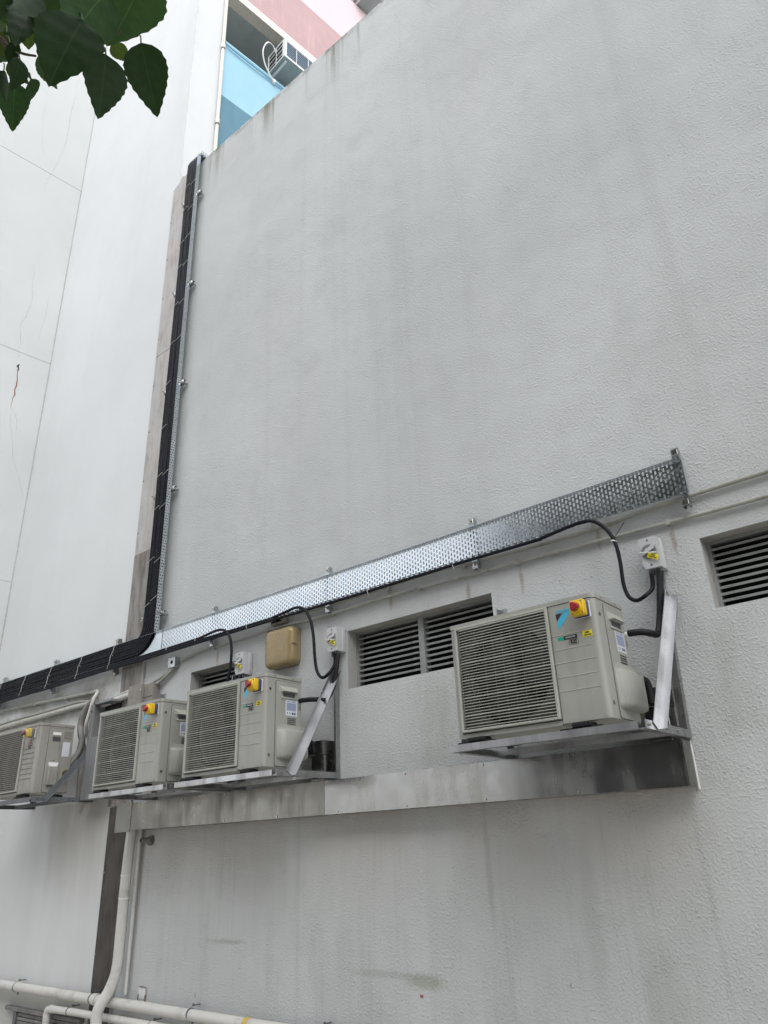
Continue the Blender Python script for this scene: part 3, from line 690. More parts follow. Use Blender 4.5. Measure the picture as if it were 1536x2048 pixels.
for z, nm in zip((3.71, 5.03, 6.33, 7.72, 9.17), names):
    t = thing('strut_bracket', (-6.055, 0, z), nm + ' of the five strut brackets on the upright cable tray', 'bracket', 'strut brackets carrying the upright tray')
    h = 0.20
    MB().box(-h, h - .03, -.0665, -.064, -.0205, .0205).box(-h, h - .03, -.064, -.028, -.0205, -.018).box(-h, h - .03, -.064, -.028, .018, .0205).build('channel', 'galvanised_strut', t)
    for x in (-h + .025, h - .055):
        MB().cyl((x, -.001, 0), (x, -.105, 0), .005, 8).cyl((x, -.074, 0), (x, -.067, 0), .010, 6).cyl((x, -.008, 0), (x, -.001, 0), .011, 8).build('anchor_bolt', 'zinc_bolt', t)
        MB().box(x - .0165, x + .0165, -.0705, -.067, -.017, .017, .002).build('washer', 'zinc_bolt', t)

# ------------------------------------------------------------------ cables
GC = 'black cables of the riser bundle'
NC = 12
for i in range(NC):
    f = i / (NC - 1)
    xi = -6.168 + 0.205 * f; zi = 3.508 - 0.150 * f; r = 0.0098
    y = -0.0835 - (0.004 if i % 2 else 0)
    ph = random.uniform(0, 6.28)
    pts = [(xi, 0.30, 9.885 + .0 * i), (xi, 0.05, 9.885), (xi, -0.05, 9.865), (xi, y, 9.80)]
    z = 9.6
    while z > 3.95:
        pts.append((xi + 0.0012 * math.sin(z * 2.3 + ph) + .0006 * math.sin(z * 6 + ph * 2), y + 0.003 * math.sin(z * 1.7 + ph * 3), z)); z -= 0.35
    rad = 0.10 + 0.20 * f; xc, zc = xi - rad, zi + rad
    for k in range(0, 9):
        a = math.pi / 2 * k / 8
        pts.append((xc + rad * math.cos(a), y - 0.004 * math.sin(a * 2), zc - rad * math.sin(a)))
    x = xc - 0.15
    while x > -9.7:
        pts.append((x, y + 0.003 * math.sin(x * 3 + ph), zi + 0.0022 * math.sin(x * 2.1 + ph * 2))); x -= 0.28
    pts.append((-9.4, y, zi)) if x < -9.7 and False else None
    pts = [p for p in pts if p[0] > -9.41]
    MB().tube(pts, r, 7).build('power_cable', 'black_cable', label='black power cable in the bundle bending from the upright tray to the left', cat='cable', group=GC)
# three cables for the new units: level run along the lower lip, then a loop down to each isolator
ends = [
    (3.300, -0.101, 'black cable looping down from tray to the isolator beside the nearest unit',
     [(-1.70, 3.303), (-1.613, 3.306), (-1.55, 3.292), (-1.49, 3.235), (-1.446, 3.145), (-1.432, 3.02), (-1.436, 2.88), (-1.42, 2.80), (-1.378, 2.768), (-1.325, 2.785), (-1.297, 2.83), (-1.288, 2.91)]),
    (3.318, -0.100, 'black cable looping down from tray to the isolator right of the yellowed lamp',
     [(-4.12, 3.318), (-4.03, 3.324), (-3.94, 3.29), (-3.875, 3.19), (-3.843, 3.06), (-3.828, 2.90), (-3.805, 2.79), (-3.755, 2.735), (-3.695, 2.75), (-3.672, 2.82), (-3.668, 2.90)]),
    (3.336, -0.100, 'black cable dropping from tray past the small louvre behind the second unit',
     [(-5.05, 3.336), (-4.95, 3.335), (-4.865, 3.30), (-4.81, 3.22), (-4.79, 3.12), (-4.795, 3.0), (-4.82, 2.86), (-4.80, 2.72), (-4.76, 2.68), (-4.72, 2.74), (-4.71, 2.90)]),
]
for z, y, lb, loop in ends:
    pts = [(-9.4 + 0.3 * k, y + 0.003 * math.sin(k * 1.3), z - .012 + 0.002 * math.sin(k * 0.9)) for k in range(60) if -9.4 + 0.3 * k < loop[0][0] - 0.15]
    lp = smooth_path([(loop[0][0] - .2, y, z - .01)] + [(a, -0.118, b) for a, b in loop[:-2]] + [(a, -0.075, b) for a, b in loop[-2:]], 5)
    MB().tube(pts + lp, 0.0115, 8).build('power_cable', 'black_cable', label=lb, cat='cable', group='cables feeding the new units')
# cable ties
def tie(name_pts, r, label, group): MB().tube(name_pts, r * .72, 5).build('cable_tie', 'tie_nylon', label=label, cat='cable tie', group=group)
zt = 3.85
while zt < 9.7:
    jit = random.uniform(-.05, .05); dz = 0.016
    for (xa, xb) in ((-6.185, -6.075), (-6.075, -5.955)):
        z0 = zt + random.uniform(-.03, .03)
        if random.random() < 0.12: continue
        tie([(xa, -0.088, z0 - dz), (xa + .01, -0.1015, z0 - dz), (xb - .01, -0.1025, z0 + dz), (xb, -0.090, z0 + dz)], .0034, 'white nylon tie across the cables on the upright tray', 'ties on the upright tray')
    zt += random.choice((0.42, 0.5, 0.56))
for x in (-6.62, -7.22, -7.83, -8.4, -8.98):
    for za, zb, ddx in ((3.515, 3.425, 0.0), (3.43, 3.29, -0.05)):
        tie([(x + ddx, -0.088, za + .006), (x + ddx, -0.1025, za - .004), (x + ddx - .008, -0.1035, (za + zb) / 2), (x + ddx - .012, -0.117, zb + .01), (x + ddx - .012, -0.100, zb - .006)], .0034, 'white nylon tie round the cables on the level tray left of the riser', 'ties on the level tray left of the riser')
for x, zz in ((-5.72, 3.338), (-5.3, 3.338), (-4.98, 3.348), (-4.62, 3.322), (-4.1, 3.326), (-3.3, 3.303), (-2.55, 3.303), (-1.66, 3.318)):
    tie([(x, -0.078, zz + .008), (x, -0.104, zz + .006), (x - .003, -0.1155, zz - .02), (x - .004, -0.100, zz - .055)], .0034, 'white nylon tie round the cables under the level tray right of the riser', 'ties on the level tray right of the riser')
MB().tube([(-1.447, -.13, 3.13), (-1.43, -.125, 3.16), (-1.375, -.10, 3.235)], .0028, 5).build('cable_tie', 'black_rubber', label='black tie sticking up from the nearest cable loop', cat='cable tie')
MB().tube([(-1.462, -.118, 3.142), (-1.447, -.133, 3.136), (-1.432, -.118, 3.130)], .004, 5).build('cable_tie', 'white_plastic', label='pale tie knotted round the nearest cable loop', cat='cable tie')

# ------------------------------------------------------------------ thin conduits along the wall
def saddle(parent, x, z, y, r, mat='pipe_paint'):
    part(MB().box(x - .012, x + .012, y - r - .004, -0.001, z - r - .006, z + r + .006, .004), 'saddle', mat, parent)
c1 = thing('conduit', (-2, -.02, 3.31), 'upper grime streaked painted conduit running under the level cable tray', 'conduit', 'painted conduits on the textured wall')
part(MB().tube([(-4.30 + .2 * k, -0.022, 3.316 - .010 * math.sin(k * .6) - (.016 if 8 < k < 15 else 0) - .002 * k / 3) for k in range(40)], 0.0135, 8), 'tube', 'pipe_paint', c1)
for x in (-3.18, -2.52, -1.585, -0.4): saddle(c1, x, 3.300, -.022, .0135)
c2 = thing('conduit', (-2, -.02, 3.2), 'lower painted conduit passing above the louvres and the yellowed lamp', 'conduit', 'painted conduits on the textured wall')
pts = [(-5.62, 3.205), (-5.3, 3.235), (-4.9, 3.238), (-4.68, 3.240), (-4.45, 3.250), (-4.2, 3.243), (-4.05, 3.235), (-3.715, 3.231), (-3.264, 3.236), (-2.814, 3.230), (-2.3, 3.216), (-1.874, 3.206), (-1.2, 3.192), (-0.636, 3.182), (1.5, 3.16)]
part(MB().tube(smooth_path([(a, -.022, b) for a, b in pts], 4), 0.0125, 8), 'tube', 'pipe_paint', c2)
for x, z in ((-5.14, 3.237), (-4.45, 3.250), (-3.73, 3.231), (-2.90, 3.231), (-2.12, 3.211), (-1.16, 3.191)): saddle(c2, x, z, -.022, .0125)
part(MB().cyl((-1.90, -.022, 3.207), (-1.83, -.022, 3.2055), .016, 8), 'coupling', 'pipe_paint', c2)
jb = thing('junction_box', (-4.3, 0, 3.28), 'small open faced metal junction box tucked between the lamp and cable tray', 'junction box')
part(MB().box(-4.385, -4.235, -.06, -.001, 3.262, 3.335, .003), 'body', 'box_taupe', jb)
part(MB().box(-4.372, -4.262, -.064, -.0605, 3.272, 3.325, .002), 'cover', 'stainless_dull', jb)
gb = thing('junction_box', (-5.7, 0, 3.2), 'small galvanised knockout box at the left end of the lower conduit', 'junction box')
part(MB().box(-5.76, -5.655, -.055, -.001, 3.152, 3.245, .003), 'body', 'galvanised_strut', gb)
part(MB().cyl((-5.705, -.058, 3.20), (-5.705, -.0552, 3.20), .017, 12), 'knockout', 'dark_inside', gb)
part(MB().cyl((-5.735, -.058, 3.168), (-5.735, -.0552, 3.168), .008, 8), 'screw', 'zinc_bolt', gb)
for dz, lb in ((0.0, 'upper of the two pale conduits from galvanised box to taupe box'), (-0.035, 'lower of the two pale conduits from galvanised box to taupe box')):
    MB().tube(smooth_path([(-5.70, -.03, 3.165 + dz * .3), (-5.78, -.035, 3.125 + dz * .6), (-5.90, -.04, 3.085 + dz), (-6.02, -.05, 3.058 + dz), (-6.10, -.055, 3.05 + dz)], 5), 0.013, 8).build('conduit', 'pipe_paint', label=lb, cat='conduit', group='conduits between the boxes')

# ------------------------------------------------------------------ bulkhead lamp
lamp = thing('bulkhead_lamp', (-4.265, 0, 3.06), 'square bulkhead lamp with yellowed rounded plastic cover', 'lamp')
part(MB().prism(rounded(-4.405, -4.095, 2.905, 3.205, .045, 6), 'y', -.055, -.001), 'base', 'lamp_base', lamp)
mb = MB(); rings = []
for (ins, yy) in ((0.0, -.056), (0.002, -.075), (.008, -.092), (.020, -.104), (.045, -.110), (.09, -.113)):
    rings.append([(p[0], yy, p[1]) for p in rounded(-4.410 + ins, -4.090 - ins, 2.900 + ins, 3.210 - ins, max(.052 - ins * .3, .02), 6)])
nr = len(rings[0])
mb.add([p for r_ in rings for p in r_], [(i * nr + j, i * nr + (j + 1) % nr, (i + 1) * nr + (j + 1) % nr, (i + 1) * nr + j) for i in range(len(rings) - 1) for j in range(nr)], True)
mb.add(rings[-1], [list(range(nr))])
part(mb, 'diffuser', 'lamp_yellow', lamp)
part(MB().box(-4.125, -4.083, -.094, -.058, 3.055, 3.068, .003), 'clip', 'hook_rust', lamp)

# ------------------------------------------------------------------ isolator switches
def isolator(x, z, label, first=None):
    t = thing('isolator_switch', (x, 0, z), label, 'switch', 'grey isolator switches on the wall')
    w, h = .050, .089
    MB().box(-w - .004, w + .004, -.045, -.001, -h - .002, h + .002, .006, 2).build('back_box', 'plastic_grey', t)
    cov = MB().prism([(-w, -h + .03), (-w + .016, -h), (w, -h), (w, h), (-w, h)], 'y', -.100, -.0455)
    cv = cov.build('cover', 'plastic_grey', t)
    MB().prism([(.043 * math.cos(a) - .002, .043 * math.sin(a) + .006) for a in [2 * math.pi * k / 24 for k in range(24)]], 'y', -.1025, -.1005).build('dial', 'plastic_mid', t)
    MB().prism([(-.043, .000), (-.036, -.012), (.030, .018), (.040, .036), (.026, .042), (-.006, .022)], 'y', -.112, -.1027).build('handle', 'plastic_grey', t)
    MB().cyl((-.004, -.121, .012), (-.004, -.1122, .012), .011, 12).build('hub', 'plastic_grey', t)
    MB().tube([(-.046, -.117, .008), (.0, -.124, -.004), (.042, -.115, -.012)], .0028, 6).build('tie', 'white_plastic', t)
    M = T(.020, -.1135, -.028) @ Matrix.Rotation(R(28), 4, 'Y')
    tg = MB().box(-.030, .030, -.0006, .0006, -.014, .014, 0, 1, M).build('yellow_tag', 'yellow_tag', t)
    text_obj('AIRE', .011, 'ink_black', tg, M @ T(0, -.001, .005) @ FRONT, bold=.0003)
    text_obj('VENTURE', .010, 'ink_black', tg, M @ T(0, -.001, -.006) @ FRONT, bold=.0003)
    for zz in (.073, -.070): MB().cyl((.0, -.1018, zz), (.0, -.1002, zz), .0055, 10).build('screw', 'plastic_dark', t)
    MB().cyl((-.018, -.065, -h - .028), (-.018, -.065, -h), .015, 12).cyl((.026, -.065, -h - .022), (.026, -.065, -h), .016, 12).build('gland', 'plastic_dark', t)
    return t
isolator(-1.268, 3.020, 'grey isolator switch beside the nearest unit with yellow tag')
isolator(-3.672, 3.005, 'grey isolator switch between yellowed lamp and double louvre')
isolator(-4.710, 3.010, 'grey isolator switch partly hidden behind the second unit')
MB().tube(smooth_path([(-1.242, -.065, 2.915), (-1.262, -.07, 2.80), (-1.285, -.085, 2.66), (-1.300, -.12, 2.57), (-1.315, -.18, 2.56), (-1.345, -.215, 2.568), (-1.42, -.222, 2.574)], 10), [0.0175 + (.0012 if i % 2 else 0) for i in range(61)], 10).build('flexible_conduit', 'black_rubber', label='black corrugated conduit from the nearest isolator down to the nearest unit', cat='conduit')
MB().tube(smooth_path([(-3.645, -.065, 2.90), (-3.655, -.07, 2.80), (-3.68, -.08, 2.66), (-3.69, -.14, 2.57), (-3.70, -.20, 2.562), (-3.76, -.235, 2.566), (-3.86, -.235, 2.572)], 10), [0.0165 + (.001 if i % 2 else 0) for i in range(61)], 10).build('flexible_conduit', 'black_rubber', label='black conduit from the middle isolator across to the second unit', cat='conduit')

# ------------------------------------------------------------------ outdoor units
UW, UH, UD = 0.867, 0.622, 0.345
def outdoor_unit(old=False):
    t = thing('outdoor_unit', (0, 0, 0), '', 'air conditioner')
    body_m = 'unit_ivory_old' if old else 'unit_ivory'
    gx0, gx1, gz0, gz1 = (.026, .612, .028, .598)
    zt = .597
    # cabinet shell: left, back, bottom pan
    MB().box(0, .018, .0, UD, .0, zt).box(.018, gx1, UD - .012, UD, 0, zt).box(.018, gx1, .0, UD - .012, 0, .022).build('cabinet', body_m, t)
    MB().box(.0185, gx1 - .001, UD - .05, UD - .0125, .0225, zt - .001).build('coil', 'dark_inside', t)
    # right compartment with rounded front corner
    r = .030
    foot = [(gx1, 0), (UW - r, 0)] + [(UW - r + r * math.sin(a), r - r * math.cos(a)) for a in [R(90) * k / 6 for k in range(1, 7)]] + [(UW, UD), (gx1, UD)]
    fp = MB().prism(foot, 'z', 0.006, zt).build('front_panel', body_m, t)
    # lid with the same corner
    o = .004
    lidp = [(-o, -o), (UW - r, -o)] + [(UW - r + (r + o) * math.sin(a), r - (r + o) * math.cos(a)) for a in [R(90) * k / 6 for k in range(1, 7)]] + [(UW + o, UD + o), (-o, UD + o)]
    ld = MB().prism(lidp, 'z', zt + .002, UH - .004).prism([(p[0] * .994 + .003, p[1] * .985 + .003) for p in lidp], 'z', UH - .004, UH).build('lid', body_m, t)
    for yy in (.09, .26): MB().box(UW + o, UW + o + .0015, yy - .004, yy + .004, zt + .008, zt + .016).build('lid_screw', 'plastic_dark', ld)
    # shroud with round opening
    cx, cz, cr = .305, .310, .262
    ring = MB(); n = 48; vo = []; vi = []
    for k in range(n):
        a = 2 * math.pi * k / n; ca, sa = math.cos(a), math.sin(a)
        sc = min((gx1 - cx) / ca if ca > 1e-6 else 9, (.019 - cx) / ca if ca < -1e-6 else 9, (zt - cz) / sa if sa > 1e-6 else 9, (.023 - cz) / sa if sa < -1e-6 else 9)
        vo.append((cx + ca * sc, .044, cz + sa * sc)); vi.append((cx + ca * cr, .044, cz + sa * cr))
    vb = [(p[0], .10, p[2]) for p in vi]
    ring.add(vo + vi + vb, [(k, (k + 1) % n, n + (k + 1) % n, n + k) for k in range(n)])
    ring.add(vi + vb, [(k, (k + 1) % n, n + (k + 1) % n, n + k) for k in range(n)], True)
    ring.build('shroud', 'shroud', t)
    fan = MB().cyl((cx, .10, cz), (cx, .16, cz), .05, 16).build('fan', 'fan_black', t)
    for k in range(3):
        bl = MB(); vs_ = []
        for j in range(6):
            f = j / 5
            for q, rr in enumerate((.045, .14, .235)):
                a = R(120 * k) + (f - .5) * (1.35 + .2 * q) + .25 * q
                vs_.append((cx + rr * math.cos(a), .105 + .05 * f - (.01 * q), cz + rr * math.sin(a)))
        bl.add(vs_ + [(p[0], p[1] + .004, p[2]) for p in vs_], [(3 * j + q, 3 * j + q + 1, 3 * j + q + 4, 3 * j + q + 3) for j in range(5) for q in range(2)] + [(18 + 3 * j + q, 18 + 3 * j + q + 1, 18 + 3 * j + q + 4, 18 + 3 * j + q + 3) for j in range(5) for q in range(2)], True)
        bl.build('blade', 'fan_black', fan)
    # front grille
    yb = -.016
    gf = MB()
    for a in ((gx0, gx0 + .014, gz0, gz1), (gx1 - .018, gx1 - .002, gz0, gz1), (gx0 + .014, gx1 - .018, gz0, gz0 + .014), (gx0 + .014, gx1 - .018, gz1 - .013, gz1)):
        gf.box(a[0], a[1], yb, .020, a[2], a[3], .003)
    gf.box(.0182, gx0, .002, .0335, .0225, zt - .001); gf.box(gx0, gx1 - .001, .002, .0335, zt - .012, zt - .001) if False else None
    g = gf.build('grille', 'grille_ivory', t)
    x0, x1 = gx0 + .0145, gx1 - .0185
    if not old:
        ns = 35; sl = None; big = None
        for i in range(ns):
            z = gz0 + .022 + (gz1 - gz0 - .04) * i / (ns - 1)
            strong = i % 6 == 4
            hh = .0032 if strong else .0020
            src = big if strong else sl
            if src is None:
                path = [(x0 - .004, .012), (x0 + .008, yb + .010), (x0 + .028, yb + .002), (x0 + .06, yb), (x1 - .03, yb), (x1 + .004, yb + .002)]
                m_ = MB(); vs_ = []
                for px, py in path:
                    vs_ += [(px, py - .001, -hh), (px, py + .0045, -hh * .6), (px, py + .0045, hh * .6), (px, py - .001, hh)]
                m_.add(vs_, [(4 * q + e, 4 * q + (e + 1) % 4, 4 * q + 4 + (e + 1) % 4, 4 * q + 4 + e) for q in range(len(path) - 1) for e in range(4)])
                ob = m_.build('slat', 'grille_ivory', g, loc=(0, 0, z))
                if strong: big = ob
                else: sl = ob
            else: inst(src, g, (0, 0, z))
        for i in range(9):
            x = x0 + (x1 - x0) * (i + .8) / 9.6
            MB().box(x - .0013, x + .0013, yb + .018, yb + .0205, gz0 + .014, gz1 - .013).build('wire', 'shroud', g)
    else:
        first = None
        for i in range(30):
            z = gz0 + .022 + (gz1 - gz0 - .04) * i / 29
            if first is None: first = MB().box(x0 - .004, x1 + .004, yb + .002, yb + .010, -.0026, .0026).build('slat', 'unit_ivory_old', g, loc=(0, 0, z))
            else: inst(first, g, (0, 0, z))
        for i in range(22):
            x = x0 + (x1 - x0) * (i + .5) / 22
            MB().box(x - .002, x + .002, yb + .0105, yb + .0145, gz0 + .014, gz1 - .013).build('wire', 'unit_ivory_old', g)
    # horizontal ribs on the plain panel
    zr = (.439, .366, .298, .228, .159) if not old else (.40, .355, .31, .265, .22, .175, .13)
    for i, z in enumerate(zr):
        x1_ = .800 if (i == 0 and not old) else .833
        MB().box(gx1 + .002, x1_, -.0022, .0005, z - .0016, z + .0016).build('rib', 'rib_white' if not old else 'plastic_dark', fp)
    MB().box(gx1 + .0005, gx1 + .0022, -.0012, .0005, .008, zt - .002).build('seam', 'plastic_dark', fp)
    # side cover
    X0 = UW
    sc = MB().prism(rounded(.100, UD - .006, .012, .580, .012, 4), 'x', X0 + .0008, X0 + .006).build('side_cover', body_m, t)
    MB().prism(rounded(.0965, UD - .003, .0085, .5835, .013, 4), 'x', X0 + .0002, X0 + .0007).build('seam', 'plastic_dark', sc)
    if not old:
        # handle hood, recess, lower bulge
        hood = MB().add([(X0 + .006, .125, .548), (X0 + .006, .300, .548), (X0 + .030, .160, .512), (X0 + .030, .285, .512), (X0 + .006, .135, .505), (X0 + .006, .300, .505)],
                        [(0, 1, 3, 2), (2, 3, 5, 4), (0, 2, 4), (1, 5, 3)])
        hood.build('handle_hood', 'grille_ivory', sc)
        MB().box(X0 + .0062, X0 + .008, .165, .275, .475, .505).build('handle_recess', 'plastic_dark', sc)
        MB().box(X0 + .006, X0 + .012, .145, .295, .462, .474, .003, 2).build('handle_lip', 'grille_ivory', sc)
        st = MB().box(X0 + .0062, X0 + .0072, .190, .300, .350, .456).build('sticker', 'sticker', sc)
        MB().box(X0 + .0073, X0 + .0079, .198, .290, .385, .438).build('printed_block', 'sticker_print', st)
        MB().box(X0 + .0073, X0 + .0079, .200, .240, .443, .450).box(X0 + .0073, X0 + .0079, .250, .282, .442, .452).build('printed_line', 'sticker_print', st)
        for k, w_ in enumerate((.006, .006, .016, .014)):
            MB().box(X0 + .0073, X0 + .0079, .205 + .022 * k, .205 + .022 * k + w_, .360, .374).build('printed_symbol', 'ink_navy', st)
        for k in range(4): MB().box(X0 + .0062, X0 + .0085, .208, .286, .332 - .0125 * k - .003, .332 - .0125 * k + .003).build('slit', 'plastic_dark', sc)
        bx0, bx1 = .150, UD + .030
        prof = [(0.0061, .290), (.010, .266), (.022, .250), (.040, .244), (.046, .236), (.046, .085), (.040, .066), (.0061, .056)]
        b = MB(); rows = []
        for (yy, k) in ((bx0 - .035, .0), (bx0 - .012, .55), (bx0 + .01, .93), (bx0 + .03, 1.0), (bx1 - .006, 1.0), (bx1, .93)):
            rows.append([(X0 + .0061 + (p[0] - .0061) * k, yy, p[1]) for p in prof])
        m_ = len(prof)
        b.add([p for r_ in rows for p in r_], [(i * m_ + j, i * m_ + j + 1, (i + 1) * m_ + j + 1, (i + 1) * m_ + j) for i in range(len(rows) - 1) for j in range(m_ - 1)], True)
        b.add(rows[-1], [list(range(m_))])
        b.build('valve_cover', body_m, t)
        MB().cyl((X0 + .002, UD - .006, .462), (X0 + .022, UD - .006, .462), .014, 12).build('gland', 'white_plastic', t)
        MB().box(X0 + .0062, X0 + .0072, UD - .030, UD - .008, .395, .425).build('warning_sticker', 'box_taupe', sc)
        # printed emblem: wordmark, dark triangle, blue sweep
        yl = -.0008
        em = MB().add([(.651, yl, .549), (.690, yl, .549), (.655, yl, .512)], [(0, 1, 2)]).build('emblem_triangle', 'ink_black', fp)
        MB().add([(.693, yl, .549), (.737, yl, .551), (.660, yl, .466), (.656, yl, .508)], [(0, 1, 2, 3)]).build('emblem_sweep', 'logo_blue', fp)
        text_obj('DAIKIN', .022, 'logo_blue', fp, T(.696, -.0012, .559) @ FRONT, shear=.25, bold=.0006, sx=1.05)
        MB().box(.647, .680, -.0012, -.0004, .410, .429).build('badge', 'logo_green', fp)
        bd = MB().box(.680, .752, -.0014, -.0004, .410, .429).build('badge', 'ink_black', fp)
        text_obj('INVERTER', .0125, 'sticker', bd, T(.716, -.0018, .4195) @ FRONT, shear=.3, sx=.95)
        fr = MB()
        for a in ((.706, .755, .380, .3815), (.706, .755, .4055, .407), (.706, .7075, .3815, .4055), (.7535, .755, .3815, .4055)): fr.box(a[0], a[1], -.0011, -.0003, a[2], a[3])
        fr.build('label_border', 'ink_black', fp)
        text_obj('R32', .025, 'ink_black', fp, T(.7305, -.0011, .3935) @ FRONT, bold=.0009, sx=.86)
        yt = MB().box(.784, .834, -.0014, -.0004, .405, .436).build('yellow_sticker', 'yellow_tag', fp)
        text_obj('AIRE', .012, 'ink_black', yt, T(.809, -.0018, .426) @ FRONT, bold=.0003)
        text_obj('VENTURE', .0095, 'ink_black', yt, T(.810, -.0018, .413) @ FRONT, bold=.0003)
        for z in (.518, .080):
            MB().cyl((UW - .0005, .050, z), (UW + .0015, .050, z), .011, 14).build('screw_dimple', 'shroud', fp)
            MB().cyl((UW + .0012, .050, z - .002), (UW + .003, .050, z - .002), .005, 8).build('screw', 'zinc_bolt', fp)
    else:
        MB().box(X0 + .0062, X0 + .008, .135, .215, .520, .545).build('handle_hood', 'white_plastic', sc)
        MB().box(X0 + .0062, X0 + .008, .138, .212, .462, .505).build('handle_recess', 'plastic_dark', sc)
        MB().prism([(.120, .27), (.215, .27), (.205, .235), (.130, .235)], 'x', X0 + .006, X0 + .030).build('valve_ledge', 'white_plastic', sc)
        MB().box(X0 + .0062, X0 + .034, .125, .220, .07, .234, .006).build('valve_cover', body_m, sc)
        MB().box(X0 + .0062, X0 + .0075, .245, .315, .33, .46).build('sticker', 'sticker', sc)
        MB().box(X0 + .0062, X0 + .0075, .245, .325, .485, .56).build('faded_sticker', 'box_taupe', sc)
        MB().cyl((X0 + .006, .175, .29), (X0 + .008, .175, .29), .006, 8).build('hole', 'dark_inside', sc)
        for zz in (.19, .155): MB().cyl((X0 + .006, .285, zz), (X0 + .05, .285, zz), .013, 8).cyl((X0 + .05, .285, zz), (X0 + .055, .285, zz), .018, 6).build('valve', 'brass', t)
        d = .021; yl = -.0010; lx, lz = .735, .455
        def dia(cx_, cz_, rot):
            pts_ = [(0, 0), (d * .5, d * .866), (0, d * 1.732), (-d * .5, d * .866)]
            return MB().add([(cx_ + p[0] * math.cos(rot) - p[1] * math.sin(rot), yl, cz_ + p[0] * math.sin(rot) + p[1] * math.cos(rot)) for p in pts_], [(0, 1, 2, 3)])
        for k in range(3): dia(lx, lz, R(120 * k)).build('emblem_diamond', 'red_faded', fp)
        text_obj('MITSUBISHI', .017, 'plastic_dark', fp, T(.735, -.0011, .424) @ FRONT)
        text_obj('ELECTRIC', .014, 'plastic_dark', fp, T(.735, -.0011, .407) @ FRONT)
    # rubber feet and mounting legs
    for x in (.10, .70):
        MB().box(x - .03, x + .07, -.030, .05, -.022, -.001, .004).box(x - .10, x + .12, -.022, .02, -.030, -.020, .003).build('foot', 'black_rubber', t)
        MB().box(x - .03, x + .07, UD - .05, UD + .02, -.022, -.001, .004).build('foot', 'black_rubber', t)
    for x in (.66, .845):
        MB().box(x - .006, x + .006, -.006, -.0005, .004, .022).build('tab', body_m, t)
    return t
UZ, UY = 2.108, -0.562
u1 = outdoor_unit(False); u1.location = (-2.305, UY, UZ)
GU = 'ivory outdoor units with wire grilles'
tag(u1, 'ivory outdoor unit nearest the viewer with wide wire grille and blue emblem', 'air conditioner', GU)
u2 = copy_tree(u1); u2.location = (-4.735, UY, UZ); tag(u2, 'ivory outdoor unit below the yellowed lamp, second nearest', 'air conditioner', GU)
u3 = copy_tree(u1); u3.location = (-5.935, UY, UZ); tag(u3, 'ivory outdoor unit partly behind the second unit, in front of the joint strip', 'air conditioner', GU)
u4 = outdoor_unit(True); u4.location = (-7.865, -0.545, 2.165)
tag(u4, 'older beige outdoor unit with red three diamond emblem at left picture edge', 'air conditioner', 'older outdoor units')

# emergency switches on the units
def estop(x, y, z, label, old=False):
    t = thing('emergency_switch', (x, y, z), label, 'switch', 'red and yellow emergency switches')
    MB().box(-.039, .041, -.004, -.0002, -.041, .041, .0012).build('gasket', 'white_plastic', t)
    MB().box(-.038, .038, -.030, -.0042, -.040, .040, .006, 2).build('base', 'ink_navy' if not old else 'bracket_grey', t)
    yb_ = MB().box(-.038, .038, -.072, -.0302, -.040, .040, .008, 3).build('cover', 'yellow_faded' if old else 'yellow_box', t)
    MB().tube([(0, -.0722, .0), (0, -.083, .0)], [.030, .026], 16).build('collar', 'yellow_faded' if old else 'yellow_box', t)
    k = MB(); rr = []
    for yy, s in ((-.0832, .6), (-.090, 1.0), (-.104, 1.0), (-.110, .8)):
        rr.append([((.022 + .004 * math.cos(3 * a)) * s * math.cos(a), yy, (.022 + .004 * math.cos(3 * a)) * s * math.sin(a)) for a in [2 * math.pi * q / 18 for q in range(18)]])
    k.add([p for r_ in rr for p in r_], [(i * 18 + j, i * 18 + (j + 1) % 18, (i + 1) * 18 + (j + 1) % 18, (i + 1) * 18 + j) for i in range(3) for j in range(18)], True)
    k.add(rr[-1], [list(range(18))])
    k.build('knob', 'knob_faded' if old else 'red_knob', t)
    for sx, sz in ((.028, .030), (-.028, -.030), (.028, -.030), (-.028, .030)): MB().cyl((sx, -.0735, sz), (sx, -.0718, sz), .0035, 6).build('screw', 'plastic_dark', t)
estop(-2.305 + .803, UY - .0005, UZ + .540, 'yellow box with red knob on the nearest ivory unit')
estop(-4.735 + .803, UY - .0005, UZ + .540, 'yellow box with red knob on the second nearest ivory unit')
estop(-5.935 + .803, UY - .0005, UZ + .540, 'yellow box with red knob on the third ivory unit before the joint strip')
estop(-7.865 + .765, -.5455, 2.165 + .535, 'sun faded yellow box with dull red knob on the older unit', True)

